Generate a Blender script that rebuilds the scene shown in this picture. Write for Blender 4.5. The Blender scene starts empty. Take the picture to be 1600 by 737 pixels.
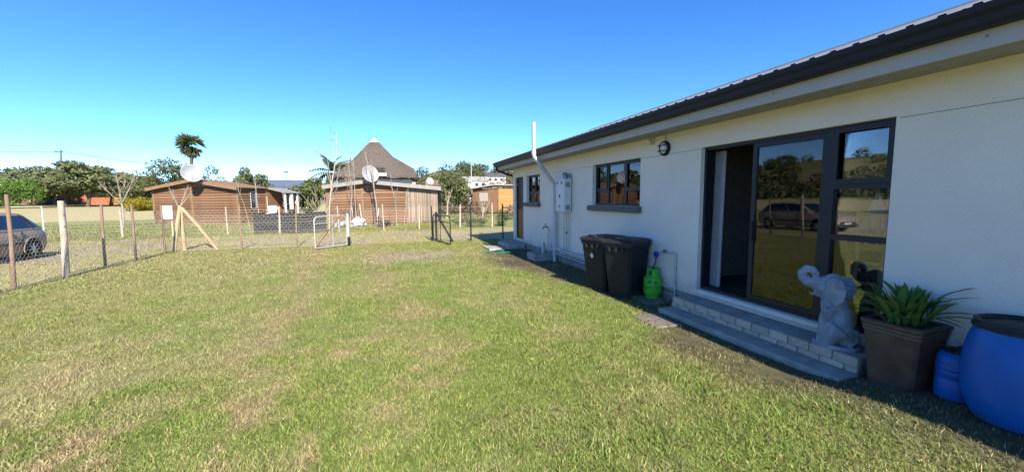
import bpy, math, random
import numpy as np
from mathutils import Vector, Matrix
random.seed(7); RNG = np.random.default_rng(7)
rad = math.radians
scene = bpy.context.scene; COL = scene.collection

# ---------------------------------------------------------------- camera, sky, sun, exposure
CAM_H = 1.75; FPX = 618.0
PITCH, YAW, ROLL = rad(5.46), rad(17.87), rad(-0.45)
cf = np.array([math.sin(YAW)*math.cos(PITCH), math.cos(YAW)*math.cos(PITCH), -math.sin(PITCH)])
cr0 = np.array([math.cos(YAW), -math.sin(YAW), 0.0]); cu0 = np.cross(cr0, cf)
CR = cr0*math.cos(ROLL)+cu0*math.sin(ROLL); CU = -cr0*math.sin(ROLL)+cu0*math.cos(ROLL)
cam = bpy.data.cameras.new('camera'); camo = bpy.data.objects.new('camera', cam); COL.objects.link(camo)
cam.sensor_width = 36.0; cam.lens = 36.0*FPX/1600.0; cam.clip_end = 5000; cam.clip_start = 0.05
camo.matrix_world = Matrix(((CR[0], CU[0], -cf[0], 0), (CR[1], CU[1], -cf[1], 0), (CR[2], CU[2], -cf[2], CAM_H), (0, 0, 0, 1)))
scene.camera = camo
SUN_EL, SUN_PHI = rad(37), rad(2.5)            # sun behind the camera, a little to the house side
sdir = Vector((math.cos(SUN_EL)*math.sin(SUN_PHI), -math.cos(SUN_EL)*math.cos(SUN_PHI), math.sin(SUN_EL)))
wd = bpy.data.worlds.new('World'); scene.world = wd; wd.use_nodes = True
wn = wd.node_tree; sky = wn.nodes.new('ShaderNodeTexSky'); sky.sky_type = 'NISHITA'; sky.sun_disc = False
sky.sun_elevation = SUN_EL; sky.sun_rotation = math.atan2(sdir.x, sdir.y)
sky.altitude = 1000; sky.air_density = 0.66; sky.dust_density = 0.0; sky.ozone_density = 3.8
hsv = wn.nodes.new('ShaderNodeHueSaturation'); hsv.inputs['Saturation'].default_value = 1.22; hsv.inputs['Hue'].default_value = 0.504
wn.links.new(sky.outputs[0], hsv.inputs['Color']); wn.links.new(hsv.outputs[0], wn.nodes['Background'].inputs[0]); wn.nodes['Background'].inputs[1].default_value = 0.15
sl = bpy.data.lights.new('sun', 'SUN'); sl.energy = 4.5; sl.angle = rad(0.5); sl.color = (1.0, 0.93, 0.82)
so = bpy.data.objects.new('sun', sl); COL.objects.link(so); so.rotation_euler = sdir.to_track_quat('Z', 'Y').to_euler()
so.location = (0, -20, 30)
scene.view_settings.view_transform = 'Standard'; scene.view_settings.look = 'None'
scene.view_settings.exposure = 1.12; scene.view_settings.gamma = 1
scene.render.engine = 'CYCLES'

# ---------------------------------------------------------------- helpers
def ray(px, py): return cf+CR*(px-800)/FPX-CU*(py-368.5)/FPX
def G(px, py, z=0.0):                          # where a pixel's ray meets the level z
    d = ray(px, py); t = (z-CAM_H)/d[2]; return Vector((d[0]*t, d[1]*t, z))
def W(px, py, X=4.6):                          # where it meets a plane parallel to the house wall
    d = ray(px, py); t = X/d[0]; return Vector((X, d[1]*t, CAM_H+d[2]*t))
def V(px, py, dep):                            # at a chosen distance
    d = ray(px, py)*dep; return Vector((d[0], d[1], CAM_H+d[2]))
def sm(a, b, x): t = np.clip((x-a)/(b-a), 0, 1); return t*t*(3-2*t)
def vnoise(x, y, s, seed=0):
    r = np.random.default_rng(seed); T = r.random((64, 64)); x = np.asarray(x)/s; y = np.asarray(y)/s
    xi = np.floor(x).astype(int); yi = np.floor(y).astype(int); fx = x-xi; fy = y-yi
    fx = fx*fx*(3-2*fx); fy = fy*fy*(3-2*fy)
    a = T[xi % 64, yi % 64]; b = T[(xi+1) % 64, yi % 64]; c = T[xi % 64, (yi+1) % 64]; d = T[(xi+1) % 64, (yi+1) % 64]
    return (a*(1-fx)+b*fx)*(1-fy)+(c*(1-fx)+d*fx)*fy
def gz(x, y):                                  # height of the ground
    x = np.asarray(x, float); y = np.asarray(y, float); d = np.hypot(x, y); a = np.degrees(np.arctan2(x, y))
    z = -0.03*sm(2.5, 4.0, x)*sm(1.9, 3.2, y)*sm(16, 12, y)+0.10*sm(3.0, 4.2, x)*sm(2.9, 1.8, y)
    z = z+0.02*(vnoise(x, y, 1.3, 3)-0.5)*sm(1.0, 3.0, d)*sm(4.3, 3.0, x)
    z = z+sm(34, 70, d)*(d-34)*0.0125*sm(2, -12, a)
    z = z+sm(170, 380, d)*29*sm(-4, 9, a)*sm(60, 18, a)*(0.85+0.3*vnoise(x, y, 60, 5))
    z = z+sm(135, 330, d)*(13+10*sm(-34, -55, a))*sm(-22, -36, a)*sm(-120, -80, a)*(0.8+0.4*vnoise(x, y, 50, 6))
    return z
def gzf(x, y): return float(gz(x, y))

def mat(name, col, rough=0.75, col2=None, scale=8.0, bump=0.0, bscale=None, metal=0.0, spec=0.3, detail=6, stretch=None, attr=None, contrast=(0.3, 0.7), mottled=0.0):
    m = bpy.data.materials.new(name); m.use_nodes = True; nt = m.node_tree; N = nt.nodes; L = nt.links
    b = N['Principled BSDF']; b.inputs['Roughness'].default_value = rough; b.inputs['Metallic'].default_value = metal
    b.inputs['Specular IOR Level'].default_value = spec
    tc = N.new('ShaderNodeTexCoord'); vec = tc.outputs['Object']
    if stretch:
        mp = N.new('ShaderNodeMapping'); mp.inputs['Scale'].default_value = stretch; L.new(vec, mp.inputs[0]); vec = mp.outputs[0]
    no = N.new('ShaderNodeTexNoise'); no.inputs['Scale'].default_value = scale; no.inputs['Detail'].default_value = detail; L.new(vec, no.inputs['Vector'])
    mr = N.new('ShaderNodeMapRange'); mr.inputs[1].default_value = contrast[0]; mr.inputs[2].default_value = contrast[1]; L.new(no.outputs[0], mr.inputs[0])
    mx = N.new('ShaderNodeMix'); mx.data_type = 'RGBA'; L.new(mr.outputs[0], mx.inputs[0])
    c2 = col2 or tuple(c*0.8 for c in col)
    mx.inputs[6].default_value = (*col, 1); mx.inputs[7].default_value = (*c2, 1)
    out = mx.outputs[2]
    if attr:
        at = N.new('ShaderNodeAttribute'); at.attribute_name = attr
        m2 = N.new('ShaderNodeMix'); m2.data_type = 'RGBA'; m2.blend_type = 'MULTIPLY'; m2.inputs[0].default_value = 1.0
        L.new(at.outputs['Color'], m2.inputs[6]); L.new(out, m2.inputs[7]); out = m2.outputs[2]
    if mottled:
        oi = N.new('ShaderNodeObjectInfo'); hs = N.new('ShaderNodeHueSaturation'); mr2 = N.new('ShaderNodeMapRange')
        mr2.inputs[3].default_value = 1-mottled; mr2.inputs[4].default_value = 1+mottled
        L.new(oi.outputs['Random'], mr2.inputs[0]); L.new(mr2.outputs[0], hs.inputs['Value']); L.new(out, hs.inputs['Color']); out = hs.outputs[0]
    L.new(out, b.inputs['Base Color'])
    if bump:
        n2 = N.new('ShaderNodeTexNoise'); n2.inputs['Scale'].default_value = bscale or scale*4; n2.inputs['Detail'].default_value = 5; L.new(vec, n2.inputs['Vector'])
        bp = N.new('ShaderNodeBump'); bp.inputs['Strength'].default_value = bump; bp.inputs['Distance'].default_value = 0.01
        L.new(n2.outputs[0], bp.inputs['Height']); L.new(bp.outputs[0], b.inputs['Normal'])
    return m
def leafmat(name, col, col2, scale=1.0, trans=0.25, attr=None):
    m = mat(name, col, 0.6, col2, scale, spec=0.25, attr=attr); nt = m.node_tree; N = nt.nodes; L = nt.links
    b = N['Principled BSDF']; src = b.inputs['Base Color'].links[0].from_socket
    tr = N.new('ShaderNodeBsdfTranslucent'); L.new(src, tr.inputs[0]); ms = N.new('ShaderNodeMixShader'); ms.inputs[0].default_value = trans
    L.new(b.outputs[0], ms.inputs[1]); L.new(tr.outputs[0], ms.inputs[2]); L.new(ms.outputs[0], N['Material Output'].inputs[0])
    return m
def glassmat(name, ior=1.7, tint=(0.9, 0.92, 0.92), rough=0.0):
    m = bpy.data.materials.new(name); m.use_nodes = True; nt = m.node_tree; N = nt.nodes; L = nt.links; N.remove(N['Principled BSDF'])
    fr = N.new('ShaderNodeFresnel'); fr.inputs[0].default_value = ior
    gl = N.new('ShaderNodeBsdfGlossy'); gl.inputs['Roughness'].default_value = rough
    tr = N.new('ShaderNodeBsdfTransparent'); tr.inputs[0].default_value = (*tint, 1)
    no = N.new('ShaderNodeTexNoise'); no.inputs['Scale'].default_value = 2.0
    bp = N.new('ShaderNodeBump'); bp.inputs['Strength'].default_value = 0.02; bp.inputs['Distance'].default_value = 0.02
    L.new(no.outputs[0], bp.inputs['Height']); L.new(bp.outputs[0], gl.inputs['Normal'])
    ms = N.new('ShaderNodeMixShader'); L.new(fr.outputs[0], ms.inputs[0]); L.new(tr.outputs[0], ms.inputs[1]); L.new(gl.outputs[0], ms.inputs[2])
    L.new(ms.outputs[0], N['Material Output'].inputs[0]); return m

WL = {}                                        # world location of every object we make
def empty(name, loc, label=None, cat=None, group=None):
    o = bpy.data.objects.new(name, None); COL.objects.link(o); o.location = loc; o.empty_display_size = 0.2; WL[o.name] = Vector(loc)
    return tag(o, label, cat, group)
def tag(o, label=None, cat=None, group=None, kind=None):
    if label: o['label'] = label
    if cat: o['category'] = cat
    if group: o['group'] = group
    if kind: o['kind'] = kind
    return o
class MB:
    def __init__(s, M=None): s.v = []; s.f = []; s.M = M; s.sm = []
    def add(s, vs, fs, smooth=False):
        n = len(s.v)
        s.v += [(s.M @ Vector(v) if s.M else Vector(v)) for v in vs]
        s.f += [tuple(i+n for i in f) for f in fs]; s.sm += [smooth]*len(fs); return s
    def box(s, a, b, bev=0.0):
        x0, y0, z0 = (min(a[i], b[i]) for i in range(3)); x1, y1, z1 = (max(a[i], b[i]) for i in range(3))
        if bev <= 0:
            vs = [(x0, y0, z0), (x1, y0, z0), (x1, y1, z0), (x0, y1, z0), (x0, y0, z1), (x1, y0, z1), (x1, y1, z1), (x0, y1, z1)]
            return s.add(vs, [(3, 2, 1, 0), (4, 5, 6, 7), (0, 1, 5, 4), (1, 2, 6, 5), (2, 3, 7, 6), (3, 0, 4, 7)])
        e = min(bev, (x1-x0)*.45, (y1-y0)*.45, (z1-z0)*.45)
        def ring(z, i):
            return [(x0+i+e*0, y0+e+i, z), (x0+e+i, y0+i, z), (x1-e-i, y0+i, z), (x1-i, y0+e+i, z), (x1-i, y1-e-i, z), (x1-e-i, y1-i, z), (x0+e+i, y1-i, z), (x0+i, y1-e-i, z)]
        return s.loft([ring(z0, e*.7), ring(z0+e, 0), ring(z1-e, 0), ring(z1, e*.7)], smooth=False)
    def loft(s, rings, smooth=True, cap=True, close=True):
        n = len(rings[0]); vs = [p for r in rings for p in r]; fs = []
        for k in range(len(rings)-1):
            for i in range(n if close else n-1):
                j = (i+1) % n; fs.append((k*n+i, k*n+j, (k+1)*n+j, (k+1)*n+i))
        s.add(vs, fs, smooth)
        if cap and close:
            s.add(rings[0], [tuple(range(n))[::-1]]); s.add(rings[-1], [tuple(range(n))])
        return s
    def tube(s, pts, r, n=8, cap=True, smooth=True):
        pts = [Vector(p) for p in pts]; rs = r if isinstance(r, (list, tuple)) else [r]*len(pts); rings = []; up = None
        for i, p in enumerate(pts):
            d = (pts[min(i+1, len(pts)-1)]-pts[max(i-1, 0)]).normalized()
            if up is None: up = Vector((0, 0, 1)) if abs(d.z) < 0.9 else Vector((1, 0, 0))
            a = d.cross(up).normalized(); b = a.cross(d).normalized(); up = b
            rings.append([p+(a*math.cos(t)+b*math.sin(t))*rs[i] for t in [2*math.pi*k/n for k in range(n)]])
        return s.loft(rings, smooth, cap)
    def lathe(s, prof, c=(0, 0, 0), n=24, smooth=True, ax=None, cap=True):
        c = Vector(c); A = Vector(ax).normalized() if ax is not None else Vector((0, 0, 1)); Q = A.to_track_quat('Z', 'Y')
        rings = [[c+Q @ Vector((r*math.cos(2*math.pi*k/n), r*math.sin(2*math.pi*k/n), h)) for k in range(n)] for r, h in prof]
        return s.loft(rings, smooth, cap)
    def prism(s, poly, d):                      # poly of 3-D points swept by vector d
        d = Vector(d); a = [Vector(p) for p in poly]; b = [p+d for p in a]; return s.loft([a, b], False)
    def ell(s, c, r, nu=12, nv=8, rot=None):
        c = Vector(c); rings = []
        for j in range(nv+1):
            t = math.pi*(0.02+0.96*j/nv)-math.pi/2
            ring = [Vector((r[0]*math.cos(t)*math.cos(2*math.pi*k/nu), r[1]*math.cos(t)*math.sin(2*math.pi*k/nu), r[2]*math.sin(t))) for k in range(nu)]
            rings.append([c+(rot @ p if rot else p) for p in ring])
        return s.loft(rings)
    def build(s, name, m, parent=None, label=None, cat=None, group=None, kind=None, thing_loc=None):
        xs = [p.x for p in s.v]; ys = [p.y for p in s.v]; zs = [p.z for p in s.v]
        c = Vector(((min(xs)+max(xs))/2, (min(ys)+max(ys))/2, min(zs)))
        me = bpy.data.meshes.new(name); me.from_pydata([p-c for p in s.v], [], s.f); me.materials.append(m)
        me.polygons.foreach_set('use_smooth', s.sm); me.update()
        o = bpy.data.objects.new(name, me); COL.objects.link(o); WL[o.name] = c
        if parent: o.parent = parent; o.location = c-WL[parent.name]
        else: o.location = c
        return tag(o, label, cat, group, kind)
def fastmesh(name, verts, faces, m, parent=None, cols=None, kind=None, label=None, cat=None, smooth=False):
    verts = np.asarray(verts, np.float32); faces = np.asarray(faces, np.int32); k = faces.shape[1]
    base = np.zeros(3) if parent is None else np.array(WL[parent.name])
    me = bpy.data.meshes.new(name); me.vertices.add(len(verts)); me.vertices.foreach_set('co', (verts-base).astype(np.float32).ravel())
    me.loops.add(faces.size); me.loops.foreach_set('vertex_index', faces.ravel())
    me.polygons.add(len(faces)); me.polygons.foreach_set('loop_start', np.arange(0, faces.size, k, dtype=np.int32))
    me.polygons.foreach_set('loop_total', np.full(len(faces), k, np.int32))
    if smooth: me.polygons.foreach_set('use_smooth', np.ones(len(faces), bool))
    me.materials.append(m); me.update(calc_edges=True)
    if cols is not None:
        ca = me.color_attributes.new('Col', 'FLOAT_COLOR', 'POINT'); c4 = np.ones((len(verts), 4), np.float32); c4[:, :3] = cols; ca.data.foreach_set('color', c4.ravel())
    o = bpy.data.objects.new(name, me); COL.objects.link(o); WL[o.name] = Vector(base)
    if parent: o.parent = parent
    return tag(o, label, cat, None, kind)
def clone(o, parent, loc, rot=(0, 0, 0), scale=(1, 1, 1)):   # copies share mesh data; loc is in the world
    c = o.copy(); COL.objects.link(c); c.parent = parent; WL[c.name] = Vector(loc)
    c.location = Vector(loc)-(WL[parent.name] if parent else Vector((0, 0, 0))); c.rotation_euler = rot; c.scale = scale; return c

# ---------------------------------------------------------------- materials
M = {}
M['wall'] = mat('wall_paint', (0.77, 0.70, 0.61), 0.85, (0.69, 0.625, 0.54), 1.6, bump=0.55, bscale=45, contrast=(.2, .8))
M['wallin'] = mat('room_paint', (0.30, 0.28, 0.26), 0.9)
M['plinth'] = mat('plinth_brick', (0.33, 0.29, 0.25), 0.9, (0.24, 0.21, 0.18), 14, bump=0.5, mottled=0.15)
M['stepbrick'] = mat('step_brick', (0.52, 0.43, 0.34), 0.9, (0.37, 0.30, 0.235), 18, bump=0.5, mottled=0.14)
M['mortar'] = mat('mortar', (0.25, 0.235, 0.21), 0.95, None, 30, bump=0.4)
M['concrete'] = mat('concrete', (0.42, 0.38, 0.33), 0.9, (0.27, 0.24, 0.205), 5, bump=0.5, bscale=60)
M['alu'] = mat('charcoal_aluminium', (0.011, 0.012, 0.017), 0.45, (0.015, 0.016, 0.021), 20, spec=0.4)
M['sill'] = mat('sill_paint', (0.13, 0.12, 0.115), 0.7, (0.10, 0.095, 0.09), 8)
M['glass'] = glassmat('window_glass', 1.85)
M['fascia'] = mat('fascia_board', (0.42, 0.40, 0.38), 0.75, (0.37, 0.35, 0.33), 4)
M['soffit'] = mat('soffit_board', (0.38, 0.35, 0.31), 0.85)
M['gutter'] = mat('gutter_metal', (0.010, 0.012, 0.020), 0.5, None, 6, spec=0.3)
M['roof'] = mat('roof_sheet', (0.15, 0.155, 0.17), 0.5, (0.12, 0.125, 0.14), 5, metal=0.2)
M['doorwood'] = mat('varnished_wood', (0.30, 0.115, 0.04), 0.45, (0.20, 0.07, 0.025), 6, stretch=(6, 6, 0.6))
M['darkwood'] = mat('dark_wood', (0.05, 0.025, 0.015), 0.5, (0.03, 0.015, 0.01), 6, stretch=(6, 6, 0.6))
M['pvc'] = mat('white_pipe', (0.50, 0.50, 0.51), 0.45, (0.42, 0.42, 0.43), 6)
M['copper'] = mat('pipe_metal', (0.45, 0.42, 0.40), 0.4, (0.35, 0.32, 0.30), 10, metal=0.4)
M['heater'] = mat('enamel', (0.62, 0.62, 0.62), 0.35, (0.57, 0.57, 0.57), 5)
M['steel'] = mat('brushed_steel', (0.30, 0.30, 0.31), 0.4, None, 12, metal=0.7)
M['black'] = mat('black_plastic', (0.012, 0.012, 0.014), 0.5, (0.018, 0.018, 0.02), 20)
M['bin'] = mat('bin_plastic', (0.011, 0.012, 0.015), 0.5, (0.018, 0.018, 0.021), 5, bump=0.1)
M['sack'] = mat('sack_plastic', (0.5, 0.5, 0.48), 0.4, (0.36, 0.36, 0.35), 5, bump=.8, bscale=12)
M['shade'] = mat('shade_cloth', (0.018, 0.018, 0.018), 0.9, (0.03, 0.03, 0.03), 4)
M['white'] = mat('white_paint', (0.75, 0.75, 0.74), 0.5, (0.68, 0.68, 0.67), 10)
M['gas'] = mat('green_enamel', (0.07, 0.40, 0.035), 0.4, (0.05, 0.28, 0.03), 9, contrast=(0.45, 0.75))
M['gasmark'] = mat('dark_stencil', (0.02, 0.06, 0.02), 0.6)
M['blue'] = mat('blue_drum_plastic', (0.004, 0.105, 0.40), 0.38, (0.006, 0.08, 0.30), 4, bump=0.08, bscale=30)
M['blueknob'] = mat('blue_knob', (0.01, 0.03, 0.5), 0.4)
M['stone'] = mat('carved_stone', (0.30, 0.335, 0.385), 0.85, (0.15, 0.17, 0.205), 9, bump=0.7, bscale=45)
M['planter'] = mat('glazed_clay', (0.125, 0.072, 0.046), 0.5, (0.05, 0.034, 0.026), 5, bump=0.3, bscale=30)
M['soil'] = mat('potting_soil', (0.05, 0.035, 0.025), 0.95, None, 30, bump=0.6)
M['strap'] = leafmat('strap_leaf', (0.15, 0.24, 0.055), (0.075, 0.15, 0.03), 9, 0.2)
M['hose'] = mat('green_hose', (0.03, 0.16, 0.09), 0.45)
M['post'] = mat('weathered_post', (0.30, 0.20, 0.13), 0.9, (0.17, 0.11, 0.075), 10, stretch=(1, 1, .15), bump=0.5)
M['palepost'] = mat('pale_post', (0.52, 0.46, 0.37), 0.9, (0.36, 0.27, 0.19), 7, bump=0.4, stretch=(1, 1, .3))
M['pole'] = mat('peeled_pole', (0.50, 0.36, 0.20), 0.85, (0.38, 0.26, 0.14), 7, stretch=(1, 1, .15), bump=0.3)
M['galv'] = mat('galvanised_steel', (0.55, 0.54, 0.50), 0.5, (0.42, 0.40, 0.36), 14, metal=0.3)
M['rust'] = mat('rusty_steel', (0.25, 0.11, 0.05), 0.8, (0.14, 0.06, 0.03), 20)
M['wire'] = mat('galvanised_wire', (0.52, 0.49, 0.42), 0.5, None, 20, metal=0.2)
M['blacksteel'] = mat('black_steel', (0.018, 0.018, 0.02), 0.5)
M['plank'] = mat('stained_plank', (0.25, 0.135, 0.07), 0.8, (0.145, 0.075, 0.04), 3, stretch=(.5, .5, 5), mottled=0.2)
M['plank2'] = mat('honey_plank', (0.27, 0.15, 0.08), 0.8, (0.165, 0.088, 0.05), 3, stretch=(.5, .5, 5), mottled=0.28)
M['plank3'] = mat('orange_plank', (0.50, 0.26, 0.09), 0.8, (0.40, 0.19, 0.065), 3, stretch=(.5, .5, 5), mottled=0.12)
M['slab'] = mat('grey_offcut', (0.34, 0.26, 0.19), 0.9, (0.20, 0.145, 0.105), 3, stretch=(4, 4, .5), mottled=0.3, bump=.5)
M['trim'] = mat('brown_trim', (0.30, 0.18, 0.10), 0.8, (0.22, 0.13, 0.07), 5)
M['greytrim'] = mat('weathered_trim', (0.36, 0.32, 0.27), 0.85, (0.25, 0.22, 0.18), 5)
M['tin'] = mat('tin_roof', (0.36, 0.33, 0.30), 0.55, (0.26, 0.23, 0.21), 3)
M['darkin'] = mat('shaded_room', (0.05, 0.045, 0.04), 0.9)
M['thatch'] = mat('thatch', (0.165, 0.13, 0.10), 0.95, (0.075, 0.058, 0.046), 5, stretch=(3, 3, .4), bump=1.0, bscale=9)
M['plaster'] = mat('white_plaster', (0.70, 0.68, 0.63), 0.85)
M['dish'] = mat('dish_enamel', (0.42, 0.42, 0.41), 0.5)
M['brickwall'] = mat('brick_wall', (0.42, 0.17, 0.085), 0.9, (0.32, 0.125, 0.065), 3)
M['vibra'] = mat('brown_panel', (0.25, 0.15, 0.115), 0.9, (0.19, 0.115, 0.09), 2, stretch=(3, 3, .3))
M['bark'] = mat('bark', (0.16, 0.115, 0.085), 0.9, (0.09, 0.065, 0.05), 6, stretch=(2, 2, .4))
M['palebark'] = mat('pale_bark', (0.42, 0.37, 0.30), 0.85, (0.30, 0.25, 0.20), 8)
M['twig'] = mat('bare_twig', (0.34, 0.27, 0.20), 0.9, (0.24, 0.18, 0.13), 8)
M['conifer'] = leafmat('conifer_needles', (0.115, 0.14, 0.055), (0.19, 0.20, 0.085), 0.5, 0.15)
M['broad'] = leafmat('broad_leaf', (0.095, 0.115, 0.04), (0.16, 0.17, 0.065), 0.6)
M['bushy'] = leafmat('bushy_leaf', (0.12, 0.15, 0.05), (0.17, 0.20, 0.075), 0.8)
M['willow'] = leafmat('willow_leaf', (0.12, 0.135, 0.05), (0.18, 0.18, 0.075), 0.8)
M['hedge'] = leafmat('hedge_leaf', (0.10, 0.19, 0.03), (0.15, 0.25, 0.045), 0.8)
M['yellow'] = leafmat('yellow_flower', (0.45, 0.32, 0.015), (0.14, 0.17, 0.03), 2.2)
M['palm'] = leafmat('palm_frond', (0.07, 0.10, 0.03), (0.12, 0.14, 0.05), 1.0)
M['deadfrond'] = leafmat('dead_frond', (0.28, 0.19, 0.10), (0.2, 0.13, 0.07), 1.0)
M['scrub'] = leafmat('brown_scrub', (0.20, 0.14, 0.09), (0.13, 0.10, 0.065), 0.6)
M['hillgreen'] = leafmat('hill_scrub', (0.075, 0.095, 0.035), (0.13, 0.13, 0.05), 0.08)
M['grass'] = leafmat('grass_blade', (1, 1, 1), (0.82, 0.82, 0.82), 3.0, 0.3, attr='Col')
M['ground'] = mat('ground_soil', (1, 1, 1), 0.95, (0.62, 0.60, 0.55), 7.0, bump=0.8, bscale=40, attr='Col', detail=9)
M['carpaint'] = mat('car_paint', (0.30, 0.235, 0.18), 0.45, (0.27, 0.21, 0.16), 4, metal=0.0, spec=0.3)
M['carglass'] = mat('car_glass', (0.015, 0.02, 0.03), 0.05, None, 4, spec=0.9)
M['tyre'] = mat('tyre_rubber', (0.015, 0.015, 0.015), 0.8)
M['rim'] = mat('alloy_rim', (0.55, 0.55, 0.56), 0.3, None, 10, metal=0.7)
M['redlens'] = mat('red_lens', (0.35, 0.01, 0.01), 0.2)
M['chairwood'] = mat('pale_chair_wood', (0.72, 0.50, 0.22), 0.5, (0.62, 0.42, 0.17), 6)
M['curtain'] = mat('white_curtain', (0.42, 0.41, 0.42), 0.9)
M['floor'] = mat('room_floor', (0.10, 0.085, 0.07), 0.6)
M['sail'] = mat('sail_cloth', (0.8, 0.78, 0.72), 0.8)
M['roofdark'] = mat('slate_roof', (0.10, 0.10, 0.11), 0.6)
M['roofblue'] = mat('blue_grey_roof', (0.13, 0.16, 0.22), 0.5)
M['slabpave'] = mat('paving_slab', (0.22, 0.18, 0.15), 0.9, (0.15, 0.12, 0.10), 6, bump=0.5)

def splash(m, zmax, colr):                      # soil splashed up the foot of a wall, in ragged patches
    nt = m.node_tree; N = nt.nodes; L = nt.links; b = N['Principled BSDF']; src = b.inputs['Base Color'].links[0].from_socket
    tc = N.new('ShaderNodeTexCoord'); sp = N.new('ShaderNodeSeparateXYZ'); L.new(tc.outputs['Object'], sp.inputs[0])
    no = N.new('ShaderNodeTexNoise'); no.inputs['Scale'].default_value = 5; no.inputs['Detail'].default_value = 8; L.new(tc.outputs['Object'], no.inputs['Vector'])
    ma = N.new('ShaderNodeMath'); ma.operation = 'MULTIPLY_ADD'; L.new(no.outputs[0], ma.inputs[0]); ma.inputs[1].default_value = -zmax*1.6; L.new(sp.outputs[2], ma.inputs[2])
    mr = N.new('ShaderNodeMapRange'); mr.inputs[1].default_value = -zmax*.2; mr.inputs[2].default_value = -zmax*.9; mr.inputs[3].default_value = 0; mr.inputs[4].default_value = .55; L.new(ma.outputs[0], mr.inputs[0])
    mx = N.new('ShaderNodeMix'); mx.data_type = 'RGBA'; L.new(mr.outputs[0], mx.inputs[0]); L.new(src, mx.inputs[6]); mx.inputs[7].default_value = (*colr, 1); L.new(mx.outputs[2], b.inputs['Base Color'])
splash(M['wall'], .35, (.36, .29, .22)); splash(M['bin'], .1, (.06, .055, .05)); splash(M['blue'], .12, (.14, .13, .13)); splash(M['planter'], .2, (.17, .13, .1))

# ---------------------------------------------------------------- ground
def axis(lo, hi, step, far):
    a = list(np.arange(lo, hi+1e-6, step)); s = step
    while a[-1] < far: s *= 1.13; a.append(a[-1]+s)
    s = step
    while a[0] > -far: s *= 1.13; a.insert(0, a[0]-s)
    return np.array(a)
def ground_col(x, y):
    """natural colours of turf, straw, soil and track by place"""
    n1 = vnoise(x, y, 1.7, 11); n2 = vnoise(x, y, 0.55, 12); n3 = vnoise(x, y, 5.0, 13); n4 = vnoise(x, y, 0.22, 14)
    green = np.stack([0.32+0*x, 0.34+0*x, 0.085+0*x], -1); straw = np.stack([0.50+0*x, 0.42+0*x, 0.21+0*x], -1)
    lush = np.stack([0.26+0*x, 0.33+0*x, 0.07+0*x], -1); soil = np.stack([0.15+0*x, 0.115+0*x, 0.078+0*x], -1); dust = np.stack([0.46+0*x, 0.38+0*x, 0.26+0*x], -1)
    mixf = lambda a, b, t: a*(1-t[..., None])+b*t[..., None]
    c = mixf(green, lush, sm(.5, .75, n3))
    dry = sm(.42, .70, .34*n1+.30*n2+.36*n4+.07*sm(0, -5, x)*sm(9, 4, y)); c = mixf(c, straw, dry*(.42+.4*sm(-.5, -4, x)*sm(7, 4, y)))
    tan = np.stack([0.52+0*x, 0.385+0*x, 0.215+0*x], -1); xr_, yr_ = .8*x+.6*y+.25*(n2-.5), .8*y-.6*x+.25*(n4-.5); pat = sm(.52, .80, .45*vnoise(xr_, yr_, .42, 61)+.33*vnoise(yr_, xr_, .19, 62)+.22*vnoise(xr_, yr_, .08, 63)); c = mixf(c, tan, pat*.62*sm(1.6, -1.2, x)*sm(7, 4, y)+.3*pat)
    c = mixf(c, straw*0.9, 0.35*sm(5, 12, y)*sm(-1, -4, x))
    trk = np.exp(-((x-.1+.09*(y-8))/.35)**2)+np.exp(-((x+1.6+.09*(y-8))/.35)**2); c = mixf(c, tan*.9, np.clip(trk, 0, 1)*.7*sm(3.5, 6.5, y)*(.35+.65*sm(.25, .55, n2)))
    # worn ground by the house
    worn = sm(2.9, 4.0, x+1.3*(n1-.5)+.6*(n2-.5))*sm(14.5, 12, y)*sm(0.2, 1.0, y)
    c = mixf(c, soil, worn*(0.6+0.4*n2))
    bare = np.exp(-(((x-.85)/1.3)**2+((y-12.6)/1.1)**2))*sm(.35, .6, n2); c = mixf(c, dust, np.clip(bare*1.3, 0, .9))
    # the track and verge outside the fence
    out = np.clip(sm(15.9, 16.9, y+.6*(n1-.5))+sm(-7.0, -7.8, x+.4*(n1-.5)), 0, 1)
    ver = mixf(straw*.85, dust*.9, sm(.4, .7, n1)); ver = mixf(ver, green, 0.45*sm(.45, .7, n2))
    c = mixf(c, ver, out)
    nb = sm(22.0, 23.2, y+.7*(n2-.5)); c2 = mixf(green*.85, straw*.7, 0.4*sm(.45, .75, n1)); c = mixf(c, c2, nb)
    d = np.hypot(x, y); fld = sm(47, 52, d+3*(n3-.5))*sm(8, -10, np.degrees(np.arctan2(x, y))); c = mixf(c, straw*1.05, fld)
    hill = sm(80, 140, d); c = mixf(c, mixf(green*.6, straw*.5, sm(.35, .65, vnoise(x, y, 30, 15))), hill)
    return c
gx = axis(-22, 14, 0.22, 1800); gy = axis(-6, 48, 0.22, 1800)
X, Y = np.meshgrid(gx, gy, indexing='ij'); nx, ny = X.shape
vv = np.stack([X, Y, gz(X, Y)], -1).reshape(-1, 3); ii = np.arange(nx*ny).reshape(nx, ny)
ff = np.stack([ii[:-1, :-1], ii[1:, :-1], ii[1:, 1:], ii[:-1, 1:]], -1).reshape(-1, 4)
gcol = ground_col(vv[:, 0], vv[:, 1])
inl = sm(-7.4, -6.9, vv[:, 0])*sm(16.8, 16.2, vv[:, 1])*sm(4.7, 4.5, vv[:, 0]); gcol = gcol*(1-.38*inl)[:, None]   # thatch and soil between the blades
fastmesh('ground', vv, ff, M['ground'], cols=gcol, kind='structure', smooth=True)

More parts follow.
